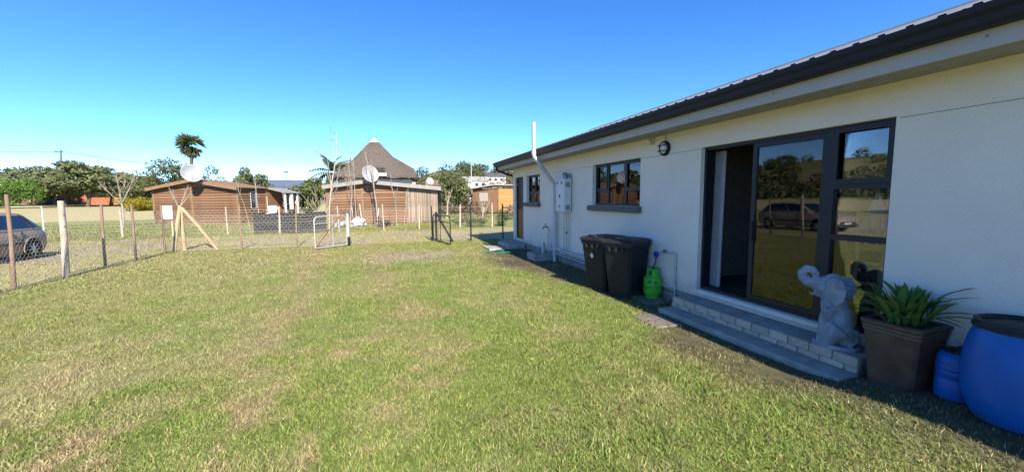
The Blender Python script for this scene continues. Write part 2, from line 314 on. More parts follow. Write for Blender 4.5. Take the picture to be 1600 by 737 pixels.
# ---------------------------------------------------------------- the house
WX = 4.6; D0 = 0.324; LT = 2.485                # wall face, door sill level, lintel level
HY0, HY1 = -5.0, 14.1; HX1 = 11.6
house = empty('house', (8.1, 4.5, 0), 'single storey cream plastered house with grey sheet roof and charcoal gutter', 'house')
def wall_open(name, y0, y1, z0, z1, ops, x0, x1, m):
    ys = sorted({y0, y1, *[o[0] for o in ops], *[o[1] for o in ops]}); zs = sorted({z0, z1, *[o[2] for o in ops], *[o[3] for o in ops]})
    b = MB()
    def solid(y, z): return not any(o[0] < y < o[1] and o[2] < z < o[3] for o in ops)
    for i in range(len(ys)-1):
        for k in range(len(zs)-1):
            if solid((ys[i]+ys[i+1])/2, (zs[k]+zs[k+1])/2):
                a, c, d, e = ys[i], ys[i+1], zs[k], zs[k+1]
                b.add([(x0, a, d), (x0, c, d), (x0, c, e), (x0, a, e)], [(3, 2, 1, 0)][:1] and [(0, 3, 2, 1)])
                b.add([(x1, a, d), (x1, c, d), (x1, c, e), (x1, a, e)], [(0, 1, 2, 3)])
    for a, c, d, e in ops:
        for q in ([(x0, a, d), (x1, a, d), (x1, a, e), (x0, a, e)], [(x0, c, d), (x1, c, d), (x1, c, e), (x0, c, e)], [(x0, a, d), (x1, a, d), (x1, c, d), (x0, c, d)], [(x0, a, e), (x1, a, e), (x1, c, e), (x0, c, e)]):
            b.add(q, [(0, 1, 2, 3)])
    for q in ([(x0, y0, z0), (x1, y0, z0), (x1, y0, z1), (x0, y0, z1)], [(x0, y1, z0), (x1, y1, z0), (x1, y1, z1), (x0, y1, z1)], [(x0, y0, z0), (x1, y0, z0), (x1, y1, z0), (x0, y1, z0)], [(x0, y0, z1), (x1, y0, z1), (x1, y1, z1), (x0, y1, z1)]):
        b.add(q, [(0, 1, 2, 3)])
    return b.build(name, m, house)
SD = (2.50, 4.90, D0, LT); KW = (6.39, 8.19, 1.576, LT); SW = (11.43, 12.63, 1.60, LT); BD = (12.96, 13.83, 0.31, LT)
ZB = 0.21
wall_open('wall', HY0, HY1, ZB, 2.86, [SD, KW, SW, BD], WX, WX+.22, M['wall'])
b = MB(); b.box((WX+.22, HY1-.2, -.2), (HX1, HY1, 2.86)); b.box((WX+.22, HY0, -.2), (HX1, HY0+.2, 2.86)); b.box((HX1-.2, HY0+.2, -.2), (HX1, HY1-.2, 2.86)); b.build('end_wall', M['wall'], house)
# wall joint line
for a, c in ((HY0, 2.47), (4.93, 6.36), (8.22, 11.40)):
    MB().box((WX-.0015, a, 2.462), (WX+.01, c, 2.468)).build('wall_joint', M['mortar'], house)
# plinth: mortar bed with two courses of bricks in the stretch that shows
MB().box((WX+.018, HY0, -.3), (WX+.2, HY1, ZB-.002)).build('plinth', M['mortar'], house)
pb = None
for r in range(3):
    y = 4.98+(0.115 if r % 2 else 0)
    while y < 12.7:
        c = Vector((WX+.03, y+.11, .205-.0765*(r+1)+.004))
        if pb is None:
            pb = MB().box((WX+.005, y, c.z), (WX+.055, y+.22, c.z+.068), .006).build('brick', M['plinth'], house)
        else: clone(pb, house, c+Vector((random.uniform(-.003, .003), 0, 0)))
        y += .232
# interior
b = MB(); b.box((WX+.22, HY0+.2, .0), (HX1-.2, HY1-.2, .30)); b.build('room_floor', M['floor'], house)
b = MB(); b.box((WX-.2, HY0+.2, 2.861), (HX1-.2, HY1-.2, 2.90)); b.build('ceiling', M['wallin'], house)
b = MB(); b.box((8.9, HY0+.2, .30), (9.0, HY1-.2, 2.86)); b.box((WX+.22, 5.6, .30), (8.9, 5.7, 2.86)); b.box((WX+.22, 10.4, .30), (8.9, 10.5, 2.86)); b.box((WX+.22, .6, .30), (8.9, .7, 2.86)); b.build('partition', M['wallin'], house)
# roof: ribbed sheets, both slopes
RS = 0.340; EX, EZ = 4.06, 3.055; RX = 8.1; RZ = EZ+RS*(RX-EX); RY0, RY1 = HY0-.4, HY1+.52
def ribbed(xa, za, xb, zb, y0, y1, pitch=.19):
    prof = []; y = y0
    while y < y1:
        for dy, h in ((0, 0), (.105, 0), (.125, .034), (.17, .034)): prof.append((min(y+dy, y1), h))
        y += pitch
    b = MB(); vs = [(xa, y, za+h) for y, h in prof]+[(xb, y, zb+h) for y, h in prof]; n = len(prof)
    b.add(vs, [(i, i+1, n+i+1, n+i) for i in range(n-1)]); return b
ro = ribbed(EX-.02, EZ+.012-.02*RS, RX, RZ+.012, RY0, RY1); ro.add([(RX, RY0, RZ-.03), (2*RX-EX, RY0, EZ-.03), (2*RX-EX, RY1, EZ-.03), (RX, RY1, RZ-.03)], [(0, 1, 2, 3)])
roof = ro.build('roof', M['roof'], house)
MB().prism([(RX-.2, RY0, RZ-.03), (RX, RY0, RZ+.075), (RX+.2, RY0, RZ-.03)], (0, RY1-RY0, 0)).build('ridge_cap', M['roof'], roof)
b = MB()
for yy in (RY0, RY1-.03): b.prism([(EX+.03, yy, EZ-.2), (RX, yy, RZ-.21), (RX, yy, RZ-.012), (EX+.03, yy, EZ-.012)], (0, .03, 0)); b.prism([(2*RX-EX-.03, yy, EZ-.2), (RX, yy, RZ-.21), (RX, yy, RZ-.032), (2*RX-EX-.03, yy, EZ-.032)], (0, .03, 0))
b.build('barge_board', M['fascia'], roof)
MB().prism([(HX1, HY1-.1, 2.8), (RX, HY1-.1, RZ-.1), (WX, HY1-.1, 2.8)], (0, .09, 0)).build('gable', M['wall'], house)
fas = MB().box((4.10, RY0+.03, 2.775), (4.13, RY1-.032, EZ-.005), .004).build('fascia', M['fascia'], house)
for i, yy in enumerate(np.arange(-1.5, 14, 1.62)):
    MB().lathe([(.009, 0), (.009, .006), (.004, .009)], (4.10, yy, 2.86), 8, ax=(-1, 0, 0)).build('screw', M['steel'], fas)
for yy in (1.2, 4.62, 8.9): MB().box((4.0985, yy-.003, 2.78), (4.106, yy+.003, EZ-.03)).build('board_joint', M['mortar'], fas)
MB().box((4.13, RY0+.04, 2.80), (WX+.1, RY1-.04, 2.815)).build('soffit', M['soffit'], house)
# gutter: an ogee trough along the eave
gp = [(4.095, EZ-.005), (4.095, EZ-.15), (4.01, EZ-.15), (3.995, EZ-.125), (3.985, EZ-.075), (3.965, EZ-.045), (3.96, EZ-.004), (3.968, EZ+.002), (3.976, EZ-.004), (3.976, EZ-.04), (3.995, EZ-.075), (4.005, EZ-.132), (4.085, EZ-.137), (4.085, EZ-.005)]
gut = MB(); gut.prism([(x, RY0, z) for x, z in gp], (0, RY1-RY0-.03, 0)); gut = gut.build('gutter', M['gutter'], house)
for yy in (RY0-.004, RY1-.03): MB().prism([(4.097, yy, EZ-.003), (4.097, yy, EZ-.152), (4.005, yy, EZ-.154), (3.983, yy, EZ-.075), (3.957, yy, EZ-.045), (3.957, yy, EZ)], (0, .008, 0)).build('end_cap', M['gutter'], gut)
for yy in np.arange(-4.5, 14.4, .9): MB().box((3.962, yy, EZ-.001), (4.094, yy+.022, EZ+.003)).build('bracket', M['gutter'], gut)
dp = MB().tube([(4.035, 14.35, EZ-.14), (4.035, 14.35, EZ-.22), (4.06, 14.36, EZ-.27), (4.5, 14.34, EZ-.43), (4.66, 14.22, EZ-.48), (4.75, 14.17, EZ-.56), (4.78, 14.17, .1)], .04, 12).build('downpipe', M['gutter'], house)

def fbox(b, x0, x1, y0, y1, z0, z1, t):        # four bars of a frame
    b.box((x0, y0, z0), (x1, y0+t, z1)); b.box((x0, y1-t, z0), (x1, y1, z1)); b.box((x0, y0+t, z0), (x1, y1-t, z0+t)); b.box((x0, y0+t, z1-t), (x1, y1-t, z1)); return b
def window(y0, y1, z0, z1, mull, trans, open_cols, x=WX+.09):
    w = MB(); fbox(w, x, x+.05, y0+.002, y1-.002, z0+.002, z1-.002, .045)
    for m_ in mull: w.box((x+.001, m_-.028, z0+.047), (x+.049, m_+.028, z1-.047))
    cols = [y0+.03]+mull+[y1-.03]; win = w.build('window', M['alu'], house)
    for i in range(len(cols)-1):
        a, c = cols[i]+.02, cols[i+1]-.02
        if trans and i in open_cols:
            MB().box((x+.002, a+.008, trans-.03), (x+.048, c-.008, trans+.03)).build('transom', M['alu'], win)
            fb = MB(); fbox(fb, x-.012, x-.001, a+.004, c-.004, trans+.012, z1-.03, .034); fb.build('sash', M['alu'], win)
            for p, q in ((z0+.04, trans-.028), (trans+.028, z1-.04)): MB().box((x+.02, a-.005, p), (x+.026, c+.005, q)).build('pane', M['glass'], win)
        else: MB().box((x+.02, a-.005, z0+.04), (x+.026, c+.005, z1-.04)).build('pane', M['glass'], win)
    MB().box((WX-.10, y0-.06, z0-.125), (WX+.085, y1+.07, z0-.004), .006).build('sill', M['sill'], win)
    return win
window(KW[0], KW[1], KW[2], KW[3], [W(978.5, 280, 4.7).y, W(951, 285, 4.7).y], 1.905, (0, 2))
window(SW[0], SW[1], SW[2], SW[3], [12.0], 1.905, (0, 1))
# back door
bd = MB(); fbox(bd, WX+.05, WX+.12, BD[0]+.002, BD[1]-.002, BD[2]-.04, BD[3]-.002, .055); bd = bd.build('back_door', M['darkwood'], house)
lf = MB(); y0, y1 = BD[0]+.06, BD[1]-.06
lf.box((WX+.085, y0, BD[2]+.01), (WX+.12, y1, 1.36)); lf.build('door_leaf', M['doorwood'], bd, 'orange varnished lower half of the stable door')
MB().box((WX+.085, y0, 1.37), (WX+.12, y1, BD[3]-.06)).build('door_leaf', M['darkwood'], bd, 'dark upper half of the stable door')
for z0_, z1_ in ((.42, .82), (.90, 1.28)):
    for a, c in ((y0+.08, (y0+y1)/2-.03), ((y0+y1)/2+.03, y1-.08)): MB().box((WX+.072, a, z0_), (WX+.09, c, z1_), .012).build('door_panel', M['doorwood'], bd)
for z in (1.55, 2.2): MB().box((WX+.06, y1-.06, z), (WX+.088, y1-.03, z+.09), .004).build('hinge', M['steel'], bd)
MB().tube([(WX+.08, y0+.05, 1.25), (WX+.04, y0+.05, 1.25), (WX+.04, y0+.16, 1.25)], .009, 8).build('handle', M['steel'], bd)
# sliding door and sidelight
xs = WX+.07
sd = MB(); fbox(sd, xs, xs+.11, SD[0]+.002, SD[1]-.002, SD[2]+.002, SD[3]-.002, .04)
yS = W(1296, 300, 4.68).y; sd.box((xs+.001, yS-.045, SD[2]+.042), (xs+.109, yS+.035, SD[3]-.042)); sd = sd.build('sliding_door', M['alu'], house)
def leaf(y0, y1, x, part):
    p = MB(); fbox(p, x, x+.04, y0, y1, SD[2]+.045, SD[3]-.045, .06); p = p.build(part, M['alu'], sd)
    MB().box((x+.017, y0+.055, SD[2]+.10), (x+.023, y1-.055, SD[3]-.10)).build('pane', M['glass'], p); return p
yM = W(1178, 300, 4.7).y
lv = leaf(yS+.04, yM+.02, xs+.01, 'door_leaf')
MB().box((xs-.022, yM-.035, 1.15), (xs+.009, yM-.012, 1.42), .006).build('handle', M['black'], lv)
leaf(yS+.05, yM-.03, xs+.062, 'door_leaf')
zt1, zt2 = W(1390, 287, 4.68).z, W(1386, 377, 4.68).z
MB().box((xs+.002, SD[0]+.043, zt1-.04), (xs+.1, yS-.046, zt1+.04)).build('transom', M['alu'], sd)
MB().box((xs+.002, SD[0]+.043, zt2-.03), (xs+.1, yS-.046, zt2+.03)).build('transom', M['alu'], sd)
for p, q in ((SD[2]+.04, zt2-.028), (zt2+.028, zt1-.038), (zt1+.038, SD[3]-.04)): MB().box((xs+.04, SD[0]+.04, p), (xs+.046, yS-.044, q)).build('pane', M['glass'], sd)
fb = MB(); fbox(fb, xs-.014, xs-.001, SD[0]+.03, yS-.02, zt1+.012, SD[3]-.025, .05); fb.build('sash', M['alu'], sd)
MB().box((WX-.03, SD[0]-.02, D0-.055), (WX+.069, SD[1]+.02, D0-.004), .004).build('threshold', M['plaster'], sd)

# ---------------------------------------------------------------- room furniture seen through the glass
def curtain(y0, y1, x, label, wob):
    pts = [(x+.035*math.sin(i*1.5+wob)+.012*math.sin(i*3.7), y0+(y1-y0)*i/24) for i in range(25)]
    b = MB(); zz = (0.335, .9, 1.6, 2.44); rg = [[(px+(.01*k), py, z) for px, py in pts]+[(px+.004+(.01*k), py, z) for px, py in pts[::-1]] for k, z in enumerate(zz)]
    return b.loft(rg).build('curtain', M['curtain'], None, label, 'curtain')
curtain(SD[1]-.09, SD[1]+.09, WX+.36, 'white curtain gathered inside the open half of the sliding door', 0)
curtain(SD[0]+.03, SD[0]+.2, WX+.31, 'white curtain gathered behind the three pane sidelight', 1)
def chair(c, label):
    r = empty('ladder_back_chair', c, label, 'chair', None); cx, cy, cz = c
    for sx in (-.2, .2):
        for sy in (-.19, .19):
            top = .72 if sx > 0 else 1.28
            MB().tube([(cx+sx*1.1, cy+sy*1.12, cz), (cx+sx, cy+sy, cz+.7), (cx+sx*(1 if sx > 0 else 1.15), cy+sy, cz+top)], .02, 8).build('leg', M['chairwood'], r)
    MB().box((cx-.22, cy-.22, cz+.70), (cx+.22, cy+.22, cz+.74), .012).build('seat', M['chairwood'], r)
    for z in (.86, 1.2): MB().box((cx-.235, cy-.19, cz+z), (cx-.215, cy+.19, cz+z+.07), .006).build('back_rail', M['chairwood'], r)
    for sy in (-.1, 0, .1): MB().box((cx-.232, cy+sy-.012, cz+.93), (cx-.218, cy+sy+.012, cz+1.2)).build('spindle', M['chairwood'], r)
    for z in (.25, .45):
        for sy in (-.2, .2): MB().tube([(cx-.2, cy+sy, cz+z), (cx+.2, cy+sy, cz+z)], .012, 6).build('stretcher', M['chairwood'], r)
        MB().tube([(cx-.21, cy-.2, cz+z+.05), (cx-.21, cy+.2, cz+z+.05)], .014, 6).build('stretcher', M['chairwood'], r)
chair((5.16, 3.42, .3), 'tall pale wood chair inside behind the sliding glass leaf')
chair((5.16, 2.76, .3), 'tall pale wood chair inside behind the sidelight')
t = empty('dining_table', (6.1, 3.2, .3), 'dark wooden table inside the room behind the chairs', 'table')
MB().box((5.62, 2.4, 1.16), (6.6, 4.0, 1.2), .008).build('table_top', M['darkwood'], t)
for sx in (5.68, 6.54):
    for sy in (2.47, 3.93): MB().box((sx-.035, sy-.035, .3), (sx+.035, sy+.035, 1.16)).build('leg', M['darkwood'], t)
t = empty('model_sailboat', (5.85, 3.3, 1.2), 'small model sailboat with white slatted sail on the table', 'ornament')
MB().loft([[(5.85-w, 3.3-l, 1.2+h), (5.85+w, 3.3-l, 1.2+h), (5.85+w, 3.3+l, 1.2+h), (5.85-w, 3.3+l, 1.2+h)] for w, l, h in ((.02, .12, 0), (.05, .2, .07))], False).build('hull', M['chairwood'], t)
MB().tube([(5.85, 3.3, 1.26), (5.85, 3.3, 1.85)], .008, 6).build('mast', M['chairwood'], t)
MB().prism([(5.845, 3.12, 1.32), (5.845, 3.48, 1.32), (5.845, 3.3, 1.83)], (.01, 0, 0)).build('sail', M['sail'], t)

# ---------------------------------------------------------------- door steps
st = empty('entrance_step', (4.3, 3.6, 0), 'low double brick and concrete step below the sliding door', 'step')
SY0, SY1 = 2.44, 5.02
MB().box((4.275, SY0+.02, -.15), (WX+.015, SY1-.01, .135)).build('core', M['mortar'], st)
MB().box((3.985, SY0, -.15), (4.274, SY1+.0, .045), .008).build('slab', M['concrete'], st)
MB().box((4.27, SY0+.01, .1355), (WX-.003, SY1, .2), .004).build('tread', M['concrete'], st)
sb = None
for r, (z, h, off) in enumerate(((.05, .058, .11), (.112, .092, 0))):
    y = SY0+.01-off
    while y < SY1-.02:
        a, c = max(y, SY0+.012), min(y+.222, SY1-.002)
        if c-a > .03:
            MB().box((4.235+(.004 if r == 0 else 0)+random.uniform(-.002, .002), a, z), (4.29, c, z+h), .005).build('brick', M['stepbrick'], st)
        y += .232
sp = empty('back_step', G(812, 388), 'rough concrete step below the stable back door', 'step')
MB().box((3.95, 12.75, -.15), (WX-.0, 13.95, .19), .02).build('slab', M['concrete'], sp)
MB().box((3.35, 12.9, -.15), (3.949, 13.9, .045), .02).build('lower_slab', M['concrete'], sp)

# ---------------------------------------------------------------- things on the wall
vp = empty('vent_pipe', (4.5, 10.3, 0), 'pale plastic soil vent pipe kinked out round the eave', 'pipe')
zt = W(866, 288, 4.5).z; yv = W(867, 340, 4.5).y
xo = 3.88; zk = W(826, 247, xo).z
MB().tube([(4.5, yv, -.1), (4.5, yv, zt-.06), (4.49, yv, zt), (4.45, yv, zt+.05), (xo+.06, yv, zk-.06), (xo+.015, yv, zk-.01), (xo, yv, zk+.05), (xo, yv, 3.75)], .055, 14).build('pipe', M['pvc'], vp)
for p, q in (((4.5, yv, 1.0), (4.5, yv, 1.08)), ((4.5, yv, zt-.16), (4.5, yv, zt-.05)), ((xo, yv, zk+.05), (xo, yv, zk+.14)), ((4.5, yv, .12), (4.5, yv, .22))): MB().tube([p, q], .063, 14).build('socket', M['pvc'], vp)
MB().tube([(4.5, yv-.05, .34), (4.5, yv-.7, .33), (4.5, 8.55, .325), (4.5, 7.3, .32)], .03, 10).build('branch_pipe', M['pvc'], vp)
MB().tube([(4.53, yv-.06, .20), (4.53, 8.5, .185), (4.53, 7.3, .18)], .018, 8).build('branch_pipe', M['pvc'], vp)
for z in (1.6,): MB().box((4.49, yv-.07, z), (WX, yv+.07, z+.03)).build('clamp', M['steel'], vp)
gh = empty('gas_water_heater', (4.48, 9.6, 1.4), 'white gas water heater with vent slots hanging on the house wall', 'water heater')
hx = 4.36; hy1 = W(868, 300, hx).y; hy0 = W(881, 300, hx).y; hz1 = W(881, 279, hx).z; hz0 = W(881, 331, hx).z
bo = MB().box((hx, hy0, hz0), (WX-.02, hy1, hz1), .015).build('case', M['heater'], gh)
for k in range(2):
    zc = (hz1-.16) if k == 0 else (hz0+.1)
    for j in range(6): MB().box((hx+.05, hy0-.003, zc+j*.022-.05), (WX-.07, hy0+.004, zc+j*.022-.038)).build('vent_slot', M['black'], bo)
for yy in (hy0+.08, hy1-.2):
    for j in range(4): MB().box((hx-.003, yy, hz1-.13+j*.022), (hx+.004, yy+.12, hz1-.118+j*.022)).build('vent_slot', M['black'], bo)
MB().box((hx-.004, (hy0+hy1)/2-.03, hz0+.36), (hx+.003, (hy0+hy1)/2+.03, hz0+.44)).build('display', M['black'], bo)
MB().lathe([(.028, 0), (.024, .02), (.02, .022)], (hx, (hy0+hy1)/2, hz0+.14), 14, ax=(-1, 0, 0)).build('knob', M['steel'], bo)
MB().lathe([(.065, 0), (.065, .16), (.058, .165)], (hx+.12, (hy0+hy1)/2-.08, hz1-.005), 16).build('flue', M['steel'], gh)
MB().lathe([(.03, 0), (.03, .12), (.02, .125)], (hx+.17, hy0+.04, hz1-.005), 10).build('flue', M['steel'], gh)
for k, (dy, zz) in enumerate(((.10, .15), (.2, .2), (.34, .05))): MB().tube([(4.53, hy0+dy, hz0+.01), (4.53, hy0+dy, hz0-.2), (4.545, hy0+dy+.03*(k-1), hz0-.4), (4.545, hy0+dy+.03*(k-1), zz)], .011, 8).build('supply_pipe', M['copper'] if k else M['pvc'], gh)
MB().lathe([(.02, 0), (.025, .02), (.02, .04)], (4.545, hy0+.17, hz0-.55), 10, ax=(-1, 0, 0)).build('valve', M['black'], gh)
# tap standpipe on its gully block
tp = G(848, 403); ty = W(853, 380, 4.45).y
gk = empty('drain_gully', (4.25, ty, 0), 'low concrete drain gully block under the garden tap', 'drain')
fb = MB(); fb.box((3.98, ty-.32, -.1), (4.57, ty-.24, .17), .01); fb.box((3.98, ty+.24, -.1), (4.57, ty+.32, .17), .01); fb.box((3.98, ty-.239, -.1), (4.06, ty+.239, .168), .01); fb.box((4.061, ty-.239, -.1), (4.57, ty+.239, .06)); fb.build('block', M['concrete'], gk)
MB().tube([(4.40, ty+.1, .06), (4.41, ty+.1, .42), (4.43, ty+.08, .44)], .045, 12).build('drain_pipe', M['pvc'], gk)
gt = empty('garden_tap', (4.45, ty, .1), 'brass garden tap on a thin white standpipe by the back step', 'tap')
MB().tube([(4.5, ty-.05, .061), (4.5, ty-.05, .92)], .013, 8).build('standpipe', M['pvc'], gt)
MB().tube([(4.5, ty-.05, .90), (4.42, ty-.04, .92), (4.36, ty-.03, .91), (4.345, ty-.03, .85)], .016, 8).build('spout', M['black'], gt)
MB().tube([(4.42, ty-.04, .92), (4.42, ty-.04, .985)], .01, 8).build('spindle', M['black'], gt)
MB().box((4.40, ty-.08, .985), (4.44, ty, 1.0), .004).build('handle', M['black'], gt)
MB().tube([(4.54, ty-.1, .065), (4.54, ty-.1, .86), (4.5, ty-.06, .88)], .01, 8).build('standpipe', M['pvc'], gt)
# bulkhead lamp and sensor
lc = W(1040, 232, WX); bl = empty('bulkhead_lamp', lc, 'round caged bulkhead wall lamp above the gas cylinder', 'lamp')
MB().lathe([(.125, 0), (.125, .035), (.11, .055)], lc, 24, ax=(-1, 0, 0)).build('base', M['black'], bl)
MB().lathe([(.095, .05), (.092, .075), (.07, .1), (.03, .112), (.005, .114)], lc, 20, ax=(-1, 0, 0)).build('lens', M['heater'], bl)
for dz in (-.045, .045): MB().tube([lc+Vector((-.05, -.10, dz)), lc+Vector((-.1, -.075, dz)), lc+Vector((-.125, 0, dz)), lc+Vector((-.1, .075, dz)), lc+Vector((-.05, .10, dz))], .008, 6).build('cage_bar', M['black'], bl)
MB().tube([lc+Vector((-.05, 0, -.11)), lc+Vector((-.12, 0, -.06)), lc+Vector((-.127, 0, 0)), lc+Vector((-.12, 0, .06)), lc+Vector((-.05, 0, .11))], .008, 6).build('cage_bar', M['black'], bl)
MB().tube([lc+Vector((-.012, 0, .12)), (lc.x-.012, lc.y, 2.8)], .01, 6).build('conduit', M['wall'], bl)
lc = W(1020, 221, WX); bs = empty('motion_sensor', lc, 'small cream motion sensor under the eave beside the wall lamp', 'sensor')
MB().box(lc+Vector((-.04, -.05, -.06)), lc+Vector((-.0005, .05, .06)), .01).build('base', M['wall'], bs)
MB().ell(lc+Vector((-.075, 0, -.01)), (.045, .05, .04), 12, 8).build('lens', M['plaster'], bs)

# ---------------------------------------------------------------- wheelie bins
def wheelie(cx, cy, rz, s, label):
    T = Matrix.Translation((cx, cy, gzf(cx, cy))) @ Matrix.Rotation(rz, 4, 'Z') @ Matrix.Diagonal((s, s, s, 1)); r = empty('wheelie_bin', T.translation, label, 'bin', 'wheelie bins')
    def ring(hx, x0, x1, z, e=.04): return [(x0, -hx+e, z), (x0+e, -hx, z), (x1-e, -hx, z), (x1, -hx+e, z), (x1, hx-e, z), (x1-e, hx, z), (x0+e, hx, z), (x0, hx-e, z)]
    # front is -x, hinge and wheels at +x
    MB(T).loft([ring(.21, -.22, .24, .0), ring(.215, -.225, .25, .03), ring(.27, -.32, .31, .86), ring(.285, -.345, .33, .87), ring(.285, -.345, .33, .925)], False).build('body', M['bin'], r)
    MB(T).loft([ring(.295, -.365, .345, .928), ring(.295, -.37, .345, .955), ring(.27, -.34, .33, .985), ring(.2, -.25, .28, 1.0)], False).build('lid', M['bin'], r)
    MB(T).tube([(-.30, -.07, .985), (-.33, -.07, 1.02), (-.33, .07, 1.02), (-.30, .07, .985)], .012, 8).build('lid_handle', M['bin'], r)
    MB(T).tube([(.34, -.24, .93), (.40, -.22, .95), (.40, .22, .95), (.34, .24, .93)], .016, 8).build('handle', M['bin'], r)
    for sy in (-1, 1):
        w = MB(T).lathe([(.03, -.025), (.095, -.025), (.1, -.012), (.1, .012), (.095, .025), (.03, .025)], (.26, sy*.25, .1), 18, ax=(0, 1, 0)).build('wheel', M['tyre'], r)
        MB(T).lathe([(.05, -.03), (.05, .03)], (.26, sy*.25, .1), 12, ax=(0, 1, 0)).build('hub', M['steel'], w)
    for sy in (-.13, 0, .13): MB(T).box((-.352, sy-.02, .80), (-.312, sy+.02, .868), .004).build('rib', M['bin'], r)
    return T, r
T, r = wheelie(4.04, 6.72, rad(20), 1.05, 'black wheelie bin with a pale diamond sticker on its front')
p = MB(T).prism([(-.322, -.0, .60), (-.328, .045, .655), (-.334, .0, .71), (-.328, -.045, .655)], (-.002, 0, 0)).build('sticker', M['heater'], r)
T, r = wheelie(4.14, 6.10, rad(24), 1.05, 'plain black wheelie bin nearer to the green gas cylinder')

# ---------------------------------------------------------------- gas cylinder, its slab and pipe
gc = G(1018, 464, .02); gc = Vector((gc.x+.06, gc.y+.06, gzf(gc.x, gc.y)+.03))
MB().box((gc.x-.32, gc.y-.36, -.1), (gc.x+.3, gc.y+.34, gc.z-.001), .008).build('paving_slab', M['slabpave'], None, 'square brown paving slab under the green gas cylinder', 'slab')
r = empty('gas_cylinder', gc, 'small scuffed green gas cylinder on a paving slab by the wall', 'gas cylinder')
MB().lathe([(.12, 0), (.125, .01), (.12, .05), (.118, .055)], gc, 24).build('foot_ring', M['gas'], r)
bd_ = MB().lathe([(.09, .03), (.13, .05), (.152, .09), (.155, .13), (.155, .22), (.158, .225), (.158, .235), (.155, .24), (.155, .31), (.148, .35), (.125, .385), (.07, .405), (.03, .41)], gc, 28).build('body', M['gas'], r)
for k in range(3):
    a0 = rad(150+120*k); b = MB(); arc = [a0+rad(t) for t in range(-42, 43, 14)]
    b.loft([[gc+Vector((math.cos(a)*q, math.sin(a)*q, z)) for q, z in ((.105, .385), (.112, .385), (.108, .50), (.100, .50))] for a in arc], False).build('collar', M['gas'], r)
MB().lathe([(.11, .498), (.113, .51), (.105, .515), (.098, .505)], gc, 24, cap=False).build('collar_ring', M['gas'], r)
MB().lathe([(.022, .41), (.022, .47), (.015, .48)], gc, 10).build('valve', M['copper'], r)
for k, (a, z, w, h) in enumerate(((208, .27, .05, .018), (212, .29, .02, .04), (225, .275, .035, .014), (200, .185, .11, .01), (250, .28, .03, .03), (222, .30, .014, .03))):
    A = rad(a); n = Vector((math.cos(A), math.sin(A), 0)); t = Vector((-n.y, n.x, 0)); c = gc+n*.1595+Vector((0, 0, z))
    MB().add([c-t*w/2, c+t*w/2, c+t*w/2+Vector((0, 0, h)), c-t*w/2+Vector((0, 0, h))], [(0, 1, 2, 3)]).build('stencil_mark', M['gasmark'], r)
kn = W(1025, 397, 4.54); pe = W(1056, 398, 4.57); pl = W(1054, 455, 4.57)
r = empty('gas_supply_pipe', (4.57, pe.y, 0), 'thin white gas pipe with blue regulator knob on the house wall', 'pipe')
MB().tube([(4.57, kn.y, kn.z+.02), (4.57, pe.y+.05, pe.z+.03), (4.57, pe.y+.012, pe.z+.02), (4.57, pe.y, pe.z-.02), (4.57, pe.y, .2), (4.57, pe.y, .08)], .013, 10).build('pipe', M['pvc'], r)
MB().tube([(4.56, pe.y, .20), (4.565, pe.y+.6, .24), (4.565, pe.y+1.7, .25)], .011, 8).build('pipe', M['pvc'], r)
for z in (pe.z-.25, .3): MB().tube([(4.57, pe.y, z), (4.57, pe.y, z+.05)], .02, 10).build('coupling', M['copper'], r)
MB().box((4.55, pe.y+.25, pe.z+.005), (WX, pe.y+.29, pe.z+.05)).build('clamp', M['steel'], r)
MB().lathe([(.035, -.03), (.05, -.02), (.05, .02), (.035, .03)], kn, 16, ax=(-1, .2, 0)).build('regulator', M['blueknob'], r)
MB().tube([kn+Vector((0, 0, -.04)), kn+Vector((-.02, -.02, -.14)), kn+Vector((-.06, 0.0, -.24)), Vector((gc.x+.03, gc.y, gc.z+.49)), Vector((gc.x, gc.y, gc.z+.46))], .011, 8).build('hose', M['black'], r)
mp_ = G(1025, 498); MB().box((mp_.x-.22, mp_.y-.3, -.1), (mp_.x+.2, mp_.y+.28, gzf(mp_.x, mp_.y)+.022), .008).build('drain_cover', M['slabpave'], None, 'flat concrete drain cover in the worn ground before the step', 'drain cover')

# ---------------------------------------------------------------- elephant statue
ex, ey, ez = 4.40, 2.76, .2
er = empty('elephant_statue', (ex, ey, ez), 'grey stone elephant statue with trunk raised and curled on the step', 'statue')
# local frame: u runs along the wall away from the camera (+Y), the animal looks that way and out to the lawn
TE = Matrix.Translation((ex, ey, ez)) @ Matrix.Rotation(rad(108), 4, 'Z') @ Matrix.Diagonal((.97, .86, 1.03, 1))
b = MB(TE); E_ = b.ell
E_((-.035, 0, .26), (.12, .12, .18)); E_((-.07, 0, .13), (.11, .13, .12)); E_((.03, 0, .40), (.12, .115, .15), rot=Matrix.Rotation(rad(12), 3, 'Y'))
for sy in (-1, 1):
    b.tube([(.04, sy*.075, .40), (.075, sy*.082, .25), (.085, sy*.082, .12), (.095, sy*.082, .02)], [.075, .062, .054, .062], 12)   # fore legs
    b.tube([(-.06, sy*.1, .2), (-.0, sy*.13, .12), (.03, sy*.135, .05), (.07, sy*.135, .02)], [.10, .075, .055, .05], 12)            # folded hind legs
E_((.10, 0, .60), (.115, .095, .10), rot=Matrix.Rotation(rad(-20), 3, 'Y')); E_((.05, 0, .65), (.085, .085, .085)); b.tube([(.0, 0, .40), (.06, 0, .58)], [.105, .095], 12); E_((.15, 0, .505), (.075, .05, .04), rot=Matrix.Rotation(rad(-10), 3, 'Y'))
b.tube([(.13, 0, .61), (.20, 0, .60), (.27, 0, .615), (.325, 0, .655), (.335, 0, .71), (.295, 0, .75), (.235, 0, .745), (.205, 0, .705), (.225, 0, .675)], [.075, .064, .056, .05, .047, .044, .04, .036, .03], 12)
